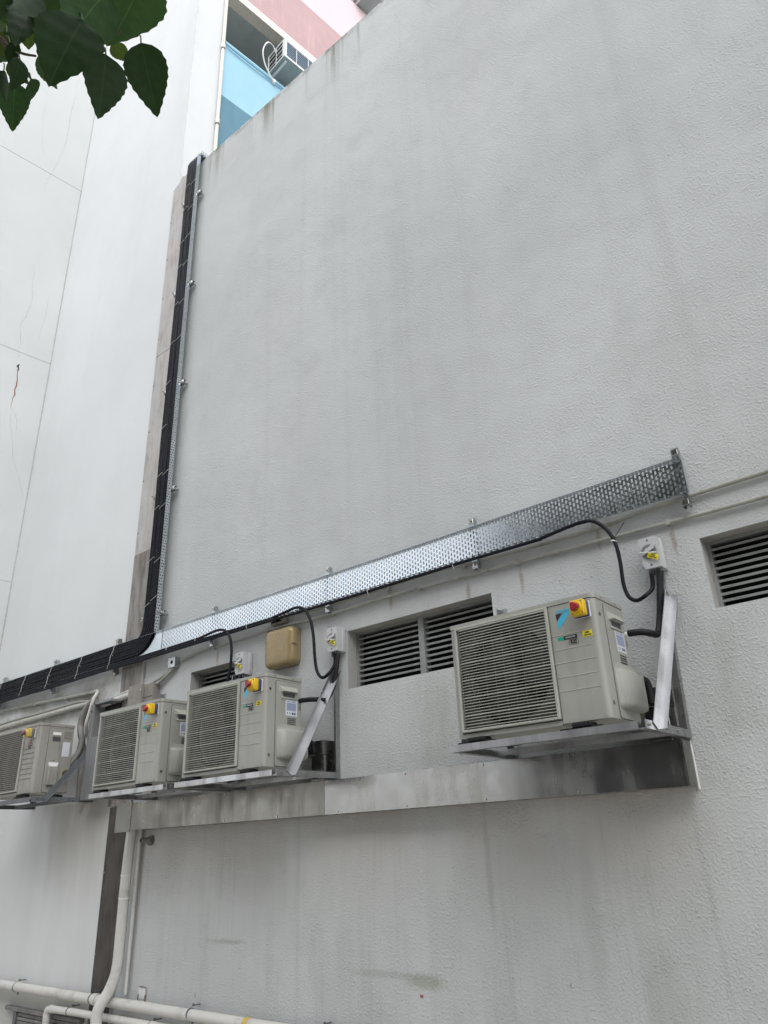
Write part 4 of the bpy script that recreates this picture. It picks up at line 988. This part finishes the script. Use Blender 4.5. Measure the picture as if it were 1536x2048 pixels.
# ------------------------------------------------------------------ unit brackets
def bracket(xl, xr, zb, label, up=.90, old=False, yf=-.612, lean=0.0):
    m = 'bracket_grey' if old else 'aluminium'
    t = thing('unit_bracket', ((xl + xr) / 2, 0, zb), label, 'bracket', 'wall brackets carrying the units')
    w, th = .040, .004
    def ang(name, mat, *a, **k): return part(MB().angle(*a, **k), name, mat, t)
    ang('front_rail', m, (xl, yf, zb), (xr - .035, yf, zb), (0, 0, 1), (0, 1, 0), .035, th)
    ang('rear_rail', m, (xl, -.205, zb + .004), (xr - .035, -.205, zb + .004), (0, 0, 1), (0, 1, 0), .030, th)
    for x, sx in ((xl + .006, 1), (xr, -1)):
        ang('arm', m, (x, yf + .0065, zb - .001), (x, -.006, zb - .001), (0, 0, 1), (sx, 0, 0), w, th)
        ang('upright', m, (x + sx * .0045, -.002, zb + .002), (x + sx * .0045 + lean * .8, -.002, zb + up), (0, -1, 0), (sx, 0, 0), w, th, w2=.05)
        # brace: L profile from the arm to the upright
        p0 = Vector((x - sx * .002, yf + .12, zb + .012)); p1 = Vector((x - sx * .002 + lean, -.047, zb + .745 * up / .9))
        dirv = (p1 - p0).normalized(); nrm = Vector((-sx, 0, 0)); inpl = dirv.cross(Vector((1, 0, 0))).normalized()
        if inpl.y > 0: inpl = -inpl
        if old: ang('brace', 'bracket_grey', p0 - inpl * .02, p1 - inpl * .02, inpl, nrm, .052, .004, w2=.025)
        else: ang('brace', 'aluminium_bright', p0 - inpl * .02, p1 - inpl * .02, inpl, nrm, .056, .004, w2=.046)
        for yy in (yf + .05, -.21, -.35):
            part(MB().cyl((x - sx * .001, yy, zb + .020), (x - sx * .009, yy, zb + .020), .008, 6), 'bolt', 'zinc_bolt', t)
        for zz in (.12, .45, .85 * up):
            part(MB().cyl((x + sx * .028, -.018, zb + zz), (x + sx * .028, -.006, zb + zz), .009, 6), 'bolt', 'zinc_bolt', t)
    return t
bracket(-2.340, -1.268, 2.041, 'aluminium wall bracket carrying the nearest ivory unit', lean=.036)
bracket(-4.750, -3.690, 2.043, 'aluminium wall bracket carrying the second nearest ivory unit')
bracket(-5.885, -4.850, 2.043, 'aluminium wall bracket carrying the ivory unit by the joint strip')
bracket(-8.00, -6.850, 2.088, 'grey steel wall bracket under the older beige unit', up=.62, old=True, yf=-.60)

# ------------------------------------------------------------------ stainless trunking
tk = thing('pipe_trunking', (-3.7, 0, 1.81), 'long shiny stainless trunking running level below the outdoor units', 'trunking')
FX = [(-6.015, -4.9, 'stainless_dull'), (-4.898, -3.735, 'stainless_dull'), (-3.733, -1.302, 'stainless')]
for i, (a, b, m) in enumerate(FX):
    q = .0015 * (i % 2)
    pn = part(MB().box(a, b, -.120 - q, -.118 - q, 1.812, 2.028).box(a, b, -.118, -.001, 2.026, 2.028).box(a, b, -.118, -.001, 1.812, 1.814), 'trunking_panel', m, tk)
    k = 0; x = a + .12
    while x < b:
        for zz in (1.826, 2.014):
            s_ = MB().cyl((x, -.125 - q, zz), (x, -.1202 - q, zz), .0055, 8).build('screw', 'zinc_bolt', pn)
        x += .58
part(MB().box(-1.300, -1.286, -.1195, -.001, 1.812, 2.030), 'end_cap', 'stainless_dull', tk)
part(MB().box(-6.245, -6.018, -.124, -.122, 1.800, 2.036).box(-6.245, -6.243, -.122, -.014, 1.80, 2.036), 'elbow_piece', 'stainless_dull', tk)
part(MB().tube([(-1.285, -.003, 1.80), (-1.284, -.003, 1.92), (-1.285, -.003, 2.03)], .006, 6), 'sealant', 'plaster_edge', tk)
def branch(x0, x1, xd, lb):
    t = thing('trunking_branch', ((x0 + x1) / 2, 0, 2.2), lb, 'trunking', 'trunking stubs behind the units')
    part(MB().box(x0, x1, -.115, -.002, 2.205, 2.300, .002), 'duct', 'stainless_dull', t)
    part(MB().box(xd - .065, xd + .055, -.113, -.002, 2.031, 2.203, .002), 'drop', 'stainless', t)
    part(MB().box(x1 - .07, x1 + .0, -.119, -.1155, 2.205, 2.298), 'cover_strip', 'stainless', t)
branch(-4.05, -3.745, -3.80, 'short stainless duct on the wall behind the second nearest unit')
branch(-1.66, -1.325, -1.385, 'short stainless duct on the wall behind the nearest unit')
MB().tube(smooth_path([(-1.415, -.19, 2.33), (-1.405, -.15, 2.33), (-1.40, -.13, 2.29), (-1.40, -.12, 2.22)], 5), .023, 10).build('insulated_pipe', 'black_rubber', label='black insulated pipe from the nearest unit into the duct behind it', cat='pipe')
MB().tube(smooth_path([(-3.86, -.20, 2.30), (-3.84, -.16, 2.30), (-3.835, -.13, 2.27), (-3.83, -.12, 2.22)], 5), .015, 10).build('insulated_pipe', 'black_rubber', label='black insulated pipe from the second nearest unit into the duct behind it', cat='pipe')

# ------------------------------------------------------------------ pipework round the joint strip
bx = thing('junction_box', (-6.1, 0, 2.9), 'taupe metal pull box over the joint strip behind the third unit', 'junction box')
part(MB().box(-6.285, -6.075, -.105, -.014, 2.80, 3.06, .004), 'body', 'box_taupe', bx)
part(MB().box(-6.073, -5.93, -.075, -.002, 2.80, 3.055, .004), 'side_box', 'box_taupe', bx)
for z in (2.86, 3.00): part(MB().box(-6.080, -6.066, -.110, -.1055, z - .012, z + .012), 'latch', 'zinc_bolt', bx)
part(MB().box(-6.072, -5.931, -.0765, -.0752, 2.93, 2.936), 'seam', 'dark_inside', bx)
MB().tube(smooth_path([(-6.29, -.06, 3.0), (-6.55, -.06, 2.985), (-6.75, -.06, 2.97), (-6.92, -.06, 2.96), (-7.1, -.08, 2.93)], 5), .028, 10).build('conduit', 'pvc_white', label='thick pale pipe entering the taupe pull box from the left', cat='pipe')
MB().tube(smooth_path([(-6.29, -.05, 3.045), (-6.5, -.05, 3.03), (-6.8, -.05, 3.0)], 5), .012, 8).build('conduit', 'pvc_white', label='thin white pipe above the thick one entering the pull box', cat='pipe')
MB().cyl((-6.615, -.06, 2.982), (-6.59, -.06, 2.983), .033, 12).build('pipe_clip', 'bracket_grey', label='dark clip round the thick pipe left of the pull box', cat='pipe clip')
pl1 = thing('conduit', (-8, -.03, 3.15), 'upper grey painted conduit on the white wall under the cable laden tray', 'conduit')
part(MB().tube(smooth_path([(-9.4, -.03, 3.215), (-8.6, -.03, 3.20), (-7.8, -.03, 3.165), (-7.25, -.03, 3.14), (-7.0, -.03, 3.13)], 5), .020, 8), 'tube', 'pipe_paint', pl1)
for x, z in ((-8.2, 3.18), (-7.55, 3.152)): saddle(pl1, x, z, -.03, .020)
for dz, rr, m, lb in ((-.0, .026, 'pipe_peeling', 'flaking white pipe running along the white wall above the older unit'), (.045, .014, 'pipe_paint', 'thin pale pipe just above the flaking white pipe')):
    MB().tube(smooth_path([(-9.4, -.04, 3.00 + dz), (-8.6, -.04, 3.015 + dz), (-7.9, -.04, 3.02 + dz), (-7.3, -.04, 3.025 + dz), (-7.05, -.045, 3.02 + dz * .4)], 5), rr, 8).build('pipe', m, label=lb, cat='pipe', group='pipes above the older unit')
MB().tube(smooth_path([(-7.02, -.03, 3.13), (-6.965, -.035, 3.135), (-6.89, -.07, 3.10), (-6.875, -.11, 3.03), (-6.90, -.12, 2.92), (-6.935, -.12, 2.80), (-6.99, -.08, 2.75), (-7.03, -.05, 2.68), (-6.97, -.05, 2.57), (-6.95, -.05, 2.42), (-6.94, -.05, 2.28), (-6.93, -.05, 2.15)], 6), .0165, 10).build('pipe', 'pvc_white', label='thin white bent pipe dropping between the older and third units', cat='pipe')
MB().tube(smooth_path([(-6.88, -.08, 3.04), (-6.98, -.09, 2.99), (-7.05, -.10, 2.90), (-7.075, -.10, 2.80), (-7.03, -.11, 2.71), (-7.02, -.10, 2.66), (-7.02, -.12, 2.54), (-7.03, -.2, 2.42), (-7.02, -.26, 2.34)], 6), [.036 - .012 * min(1, i / 46) for i in range(49)], 10).build('insulated_pipe', 'insulation_grey', label='grey taped insulated pipe curving down to the older unit', cat='pipe')
MB().tube(smooth_path([(-7.06, -.06, 2.66), (-7.05, -.06, 2.52), (-7.01, -.06, 2.38), (-7.0, -.06, 2.2), (-7.0, -.06, 2.10)], 6), .040, 10).build('insulated_pipe', 'insulation_grey', label='fat grey wrapped pipe behind the steel brace', cat='pipe')
du = thing('cable_duct', (-6.72, 0, 2.1), 'grey upright metal duct with open black mouth behind the third unit', 'duct')
part(MB().box(-6.835, -6.775, -.150, -.016, 2.10, 2.965, .003), 'side_post', 'duct_grey', du)
part(MB().box(-6.773, -6.52, -.030, -.016, 2.66, 2.955), 'mouth', 'dark_inside', du)
part(MB().box(-6.773, -6.50, -.145, -.016, 2.10, 2.655, .003), 'lower_box', 'duct_grey', du)
part(MB().box(-6.773, -6.50, -.150, -.016, 2.958, 2.985, .003), 'lintel', 'duct_grey', du)
part(MB().cyl((-6.805, -.154, 2.90), (-6.805, -.1502, 2.90), .009, 8), 'screw', 'dark_inside', du)

# ------------------------------------------------------------------ drain pipes low on the wall
dp1 = thing('downpipe', (-6.07, 0, .4), 'fat white wrapped pipe dropping from the trunking beside the joint strip', 'pipe')
part(MB().tube(smooth_path([(-6.055, -.075, 1.83), (-6.06, -.08, 1.66), (-6.063, -.085, 1.40), (-6.064, -.085, 1.05), (-6.062, -.09, .80), (-6.075, -.13, .66), (-6.10, -.185, .56), (-6.115, -.195, .48), (-6.10, -.19, .38), (-6.07, -.17, .20), (-6.06, -.16, .01)], 6), .043, 14), 'tube', 'pvc_white', dp1)
for z in (1.47, 1.30): part(MB().cyl((-6.0645, -.084, z - .006), (-6.0635, -.085, z + .006), .0445, 14), 'tape', 'paper_white', dp1)
part(MB().tube([(-6.10, -.085, 1.50), (-6.06, -.124, 1.505), (-6.025, -.09, 1.50)], .004, 6), 'tie', 'plastic_grey', dp1)
MB().tube(smooth_path([(-5.985, -.035, 1.83), (-5.988, -.036, 1.6), (-5.992, -.035, 1.3), (-5.995, -.035, 1.0), (-5.998, -.035, .7), (-6.0, -.035, .62)], 6), .015, 8).build('pipe', 'pvc_white', label='thin white pipe hugging the fat wrapped pipe', cat='pipe')
bp = thing('drain_pipe', (-6, -.08, .575), 'large off white drain pipe running low along both walls', 'pipe')
part(MB().tube([(-9.3 + .35 * k, -.082, .577 - .0010 * k) for k in range(40)], .037, 14), 'tube', 'pvc_white', bp)
part(MB().cyl((-6.36, -.082, .570), (-6.30, -.082, .570), .042, 14), 'coupling', 'pvc_white', bp)
part(MB().cyl((-4.51, -.082, .564), (-4.46, -.082, .564), .0385, 14), 'orange_band', 'yellow_faded', bp)
for x in (-7.65, -6.385, -5.1, -3.8, -2.4):
    part(MB().cyl((x - .006, -.082, .57), (x + .006, -.082, .57), .0395, 14).cyl((x, -.06, .615), (x, -.06, .632), .008, 6).cyl((x, -.06, .53), (x, -.06, .51), .008, 6).cyl((x, -.07, .62), (x, -.001, .62), .005, 6), 'pipe_clip', 'bracket_grey', bp)
sp_ = thing('drain_pipe', (-6, -.08, .47), 'smaller white drain pipe with an elbow below the large one', 'pipe')
part(MB().tube(smooth_path([(-7.045, -.09, .0), (-7.045, -.09, .40), (-7.035, -.09, .445), (-6.99, -.09, .456)], 5) + [(-6.6 + .3 * k, -.09, .462 + .0005 * k) for k in range(20)], .028, 12), 'tube', 'pvc_white', sp_)
part(MB().tube([(-7.046, -.09, .365), (-7.045, -.09, .41), (-7.035, -.09, .447), (-6.99, -.09, .456), (-6.945, -.09, .457)], .031, 12), 'elbow', 'pvc_white', sp_)
for x in (-6.70, -5.55, -4.6):
    part(MB().cyl((x - .005, -.09, .462), (x + .005, -.09, .462), .0305, 12).cyl((x, -.06, .490), (x, -.06, .505), .008, 6).cyl((x, -.07, .495), (x, -.001, .495), .005, 6), 'pipe_clip', 'bracket_grey', sp_)
part(MB().cyl((-5.545, -.09, .462), (-5.47, -.09, .462), .032, 12), 'coupling', 'pvc_white', sp_)
vt = thing('wall_vent', (-7.1, 0, .2), 'dark grey slatted vent low on the white wall at the bottom left', 'vent')
part(MB().box(-7.885, -6.60, -.045, -.001, .375, .408, .004), 'lintel', 'vent_grey', vt)
part(MB().box(-7.735, -7.685, -.035, -.001, .02, .374, .003), 'post', 'bracket_grey', vt)
for k in range(11):
    part(MB().box(-7.68, -6.62, -.022 - .003 * (k % 2), -.002, .03 + .031 * k, .03 + .031 * k + .026, .003), 'slat', 'vent_grey', vt)
stb = thing('pipe_stub', (-5.85, 0, 1.73), 'short dark capped pipe stub poking out of the wall below the trunking', 'pipe')
part(MB().cyl((-5.865, -.001, 1.725), (-5.865, -.02, 1.727), .040, 14), 'flange', 'bracket_grey', stb)
part(MB().tube([(-5.865, -.02, 1.727), (-5.868, -.05, 1.728), (-5.87, -.10, 1.728)], [.028, .022, .021], 12), 'tube', 'insulation_grey', stb)
part(MB().cyl((-5.87, -.101, 1.728), (-5.87, -.1004, 1.728), .016, 12), 'bore', 'dark_inside', stb)
nt = thing('notice_clips', (-5.81, 0, .63), 'rust marked white plate with wire clips just above the large drain pipe', 'plate')
part(MB().box(-5.868, -5.765, -.004, -.0005, .60, .675), 'plate', 'paper_white', nt)
for x in (-5.862, -5.772): part(MB().tube([(x, -.006, .578), (x, -.012, .60), (x, -.008, .628)], .004, 6), 'clip', 'hook_rust', nt)
part(MB().tube([(-5.858, -.006, .678), (-5.80, -.008, .680), (-5.766, -.008, .676), (-5.762, -.008, .62), (-5.770, -.006, .575)], .0035, 6), 'wire', 'hook_rust', nt)
MB().box(-3.09, -3.07, -.003, -.0003, .80, .815).build('paint_fleck', 'rust_stain', label='small orange fleck low on the textured wall', cat='mark')

# ------------------------------------------------------------------ street tree whose branch hangs in at the top left
tree = thing('street_tree', (-2.4, -8.0, 0), 'leafy tree whose dark toothed leaves hang in at the top left', 'tree')
TL = Vector(tree.location)
tp = smooth_path([(-2.4, -8.0, 0), (-2.35, -7.95, 1.5), (-2.2, -7.9, 3.0), (-2.15, -7.7, 4.4), (-2.2, -7.5, 6.0)], 5)
part(MB().tube(tp, [.20 - .10 * i / (len(tp) - 1) for i in range(len(tp))], 12), 'trunk', 'bark', tree)
limbs = [[(-2.15, -7.7, 4.2), (-1.9, -6.8, 4.6), (-1.5, -5.6, 4.0), (-1.15, -4.6, 3.25), (-0.93, -4.02, 2.83), (-0.83, -3.80, 2.66)],
         [(-2.2, -7.8, 3.6), (-1.5, -8.0, 5.0), (-.9, -7.9, 5.9)], [(-2.2, -7.6, 5.4), (-2.9, -7.9, 6.2), (-3.6, -7.8, 6.6)], [(-2.2, -7.5, 6.0), (-1.9, -7.0, 6.9), (-1.5, -6.9, 7.7)]]
for k, lbm in enumerate(limbs):
    pp = smooth_path(lbm, 5); r0 = .07 if k else .055
    part(MB().tube(pp, [max(.004, r0 * (1 - i / (len(pp) - 1)) ** 1.1 + .003) for i in range(len(pp))], 8), 'limb', 'bark', tree)
def leaf_outline(n=16):
    o = []
    for i in range(n + 1):
        f = i / n
        w = 0.36 * (math.sin(math.pi * min(1, f ** 0.72)) ** 0.85) * (1.0 - 0.25 * f)
        o.append((f, w))
    return o
def leaf_mesh(seed):
    rnd = random.Random(seed); n = 18; O = leaf_outline(n); vs_ = []; fs = []
    bend = rnd.uniform(.10, .22); cup = rnd.uniform(.10, .22)
    for i, (f, w) in enumerate(O):
        tooth = (0.012 if i % 2 else -0.006) * (1 if 2 < i < n else 0)
        tip = 0.0
        zc = -bend * f * f
        for side in (-1, -.5, 0, .5, 1):
            ww = (w + tooth * abs(side)) * side
            vein = 0.008 * math.sin(i * 1.6 - abs(side) * 2.2) * (1 - abs(side) * .3)
            vs_.append((ww, f, zc + cup * abs(ww) + (vein if side else -.012)))
    for i in range(n):
        for q in range(4): fs.append((5 * i + q, 5 * i + q + 1, 5 * i + q + 6, 5 * i + q + 5))
    mb = MB(); mb.add(vs_, fs, True)
    me = bpy.data.meshes.new('leaf'); me.from_pydata([tuple(v) for v in mb.v], [], mb.f); me.polygons.foreach_set('use_smooth', [True] * len(me.polygons)); me.update()
    return me
variants = {}
for m in ('leaf_dark', 'leaf_mid', 'leaf_yellow'):
    variants[m] = []
    for sd_ in range(4):
        me = leaf_mesh(sd_ * 7 + len(m)); me.materials.append(MAT[m]); variants[m].append(me)
def ray_pt(px, py, dist):
    v = right * (px - 768) + up * (-(py - 1024)) + fwd * 1481.0
    return CAM + v.normalized() * dist
# (base px, base py, tip px, tip py, distance at base and tip, roll, material)
LEAVES = [(282, 85, 311, 230, 1.02, 1.00, 8, 'leaf_dark'), (212, 108, 203, 231, 1.12, 1.08, -20, 'leaf_dark'), (165, 40, 92, 152, 1.02, .98, 25, 'leaf_dark'),
          (288, -46, 225, 116, 1.10, 1.16, -35, 'leaf_mid'), (250, -30, 180, 78, 1.18, 1.2, 40, 'leaf_dark'), (215, -20, 118, 92, 1.08, 1.05, -10, 'leaf_mid'),
          (30, 165, 22, 253, 1.25, 1.22, 10, 'leaf_mid'), (62, 158, 66, 212, 1.35, 1.32, 45, 'leaf_mid'), (78, 108, 108, 178, 1.3, 1.32, -50, 'leaf_mid'),
          (18, 120, 52, 165, 1.38, 1.35, 20, 'leaf_yellow'), (52, 48, 58, 104, 1.4, 1.42, 0, 'leaf_yellow'), (20, 85, 32, 138, 1.3, 1.28, 30, 'leaf_dark'),
          (8, 140, 4, 205, 1.2, 1.2, 60, 'leaf_dark'), (-12, 60, 12, 118, 1.4, 1.4, 0, 'leaf_yellow'), (70, -30, 10, 40, 1.15, 1.1, 15, 'leaf_dark'),
          (110, -20, 60, 45, 1.25, 1.3, -20, 'leaf_dark'), (130, -30, 100, 30, 1.35, 1.3, 40, 'leaf_dark'), (20, -20, -10, 36, 1.1, 1.1, -40, 'leaf_dark'),
          (150, 0, 75, 60, 1.35, 1.4, -15, 'leaf_dark'), (60, 20, 28, 78, 1.3, 1.25, 30, 'leaf_dark'), (225, 85, 258, 128, 1.28, 1.3, 10, 'leaf_yellow'), (185, 70, 205, 112, 1.22, 1.25, 0, 'leaf_mid'),
          (40, 118, 30, 180, 1.22, 1.2, -35, 'leaf_dark'), (-10, 0, 35, 60, 1.3, 1.3, 20, 'leaf_mid'), (100, 80, 128, 108, 1.4, 1.42, 80, 'leaf_mid'), (-25, 150, 12, 190, 1.35, 1.3, 0, 'leaf_mid'),
          (270, -60, 330, 10, 1.2, 1.15, 20, 'leaf_dark'), (180, -70, 150, 20, 1.2, 1.1, 20, 'leaf_dark')]
lr = random.Random(21)
for k in range(34):      # the thicker foliage further back along the branch
    bx_, by_ = lr.uniform(-70, 250), lr.uniform(-110, 10)
    if k % 3 == 0: bx_, by_ = lr.uniform(-70, 40), lr.uniform(-20, 120)
    an = lr.uniform(-.5, .9); l_ = lr.uniform(55, 85); dd = lr.uniform(1.38, 1.75)
    LEAVES.append((bx_, by_, bx_ - l_ * math.sin(an), by_ + l_ * math.cos(an), dd, dd + lr.uniform(-.05, .05), lr.uniform(-60, 60), lr.choice(('leaf_dark', 'leaf_dark', 'leaf_mid', 'leaf_mid', 'leaf_yellow'))))
for i, (bx_, by_, tx_, ty_, d0, d1, roll, m) in enumerate(LEAVES):
    p0 = ray_pt(bx_, by_, d0); p1 = ray_pt(tx_, ty_, d1)
    yv = (p1 - p0); ln = yv.length; yv.normalize()
    view = (CAM - p0).normalized()
    zv = (view - yv * view.dot(yv)).normalized(); zv = Matrix.Rotation(R(roll), 3, yv) @ zv; zv = -zv if random.random() < .3 else zv
    xv = yv.cross(zv).normalized()
    o = bpy.data.objects.new('leaf', variants[m][i % 4]); C.objects.link(o); o.parent = tree
    wf = {0: 1.0, 1: 1.08, 2: 1.4, 3: 1.12, 5: 1.2}.get(i, 1.0)
    Mx = Matrix((xv * ln * wf, yv * ln, zv * ln)).transposed().to_4x4(); Mx.translation = p0 - TL
    o.matrix_local = Mx
    # leaf stalk up to the twig
    tw = ray_pt(bx_ - 4 + random.uniform(-4, 4), by_ - 14, d0 + .04)
    st_ = MB().tube([p0 - TL + TL * 0, (p0 + tw) / 2 - TL + Vector((0, 0, .004)), tw - TL], .0009, 5)
    st_.build('stalk', 'leaf_crown', tree)
tw1 = smooth_path([ray_pt(-120, -160, 1.35), ray_pt(0, -50, 1.3), ray_pt(120, -45, 1.22), ray_pt(215, 0, 1.15), ray_pt(235, 70, 1.14)], 6)
part(MB().tube(tw1, [.005 - .003 * i / len(tw1) for i in range(len(tw1))], 6), 'twig', 'bark', tree)
tw2 = smooth_path([ray_pt(-90, 10, 1.35), ray_pt(0, 80, 1.33), ray_pt(40, 105, 1.32), ray_pt(72, 112, 1.31)], 6)
part(MB().tube(tw2, [.0035 - .002 * i / len(tw2) for i in range(len(tw2))], 6), 'twig', 'bark', tree)
tw3 = smooth_path([ray_pt(-60, 40, 1.34), ray_pt(5, 78, 1.33), ray_pt(12, 95, 1.33), ray_pt(50, 140, 1.33), ray_pt(62, 158, 1.34)], 6)
part(MB().tube(tw3, [.003 - .0015 * i / len(tw3) for i in range(len(tw3))], 6), 'twig', 'bark', tree)
# crown behind the viewer
rnd = random.Random(3); cv_, cf = [], []
CL = [((-2.0, -7.9, 6.4), 1.5), ((-.8, -8.0, 6.0), 1.2), ((-3.2, -8.2, 6.6), 1.2), ((-1.8, -7.6, 7.6), 1.3), ((-2.7, -8.4, 5.4), 1.0)]
for (c_, rr_) in CL:
    for k in range(2600):
        d = Vector((rnd.gauss(0, 1), rnd.gauss(0, 1), rnd.gauss(0, 1))).normalized() * rr_ * rnd.uniform(.35, 1.0)
        p = Vector(c_) + Vector((d.x, d.y, d.z * .8)) - TL
        a = Vector((rnd.gauss(0, 1), rnd.gauss(0, 1), rnd.gauss(0, .6))).normalized(); b = a.cross(Vector((rnd.gauss(0, 1), rnd.gauss(0, 1), rnd.gauss(0, 1)))).normalized()
        L_ = rnd.uniform(.12, .20); o = len(cv_)
        cv_ += [p, p + a * L_ * .5 + b * L_ * .38, p + a * L_, p + a * L_ * .5 - b * L_ * .38]; cf.append((o, o + 1, o + 2, o + 3))
me = bpy.data.meshes.new('crown'); me.from_pydata([tuple(v) for v in cv_], [], cf); me.materials.append(MAT['leaf_crown']); me.update()
cr_ = bpy.data.objects.new('crown', me); C.objects.link(cr_); cr_.parent = tree; cr_['kind'] = 'stuff'
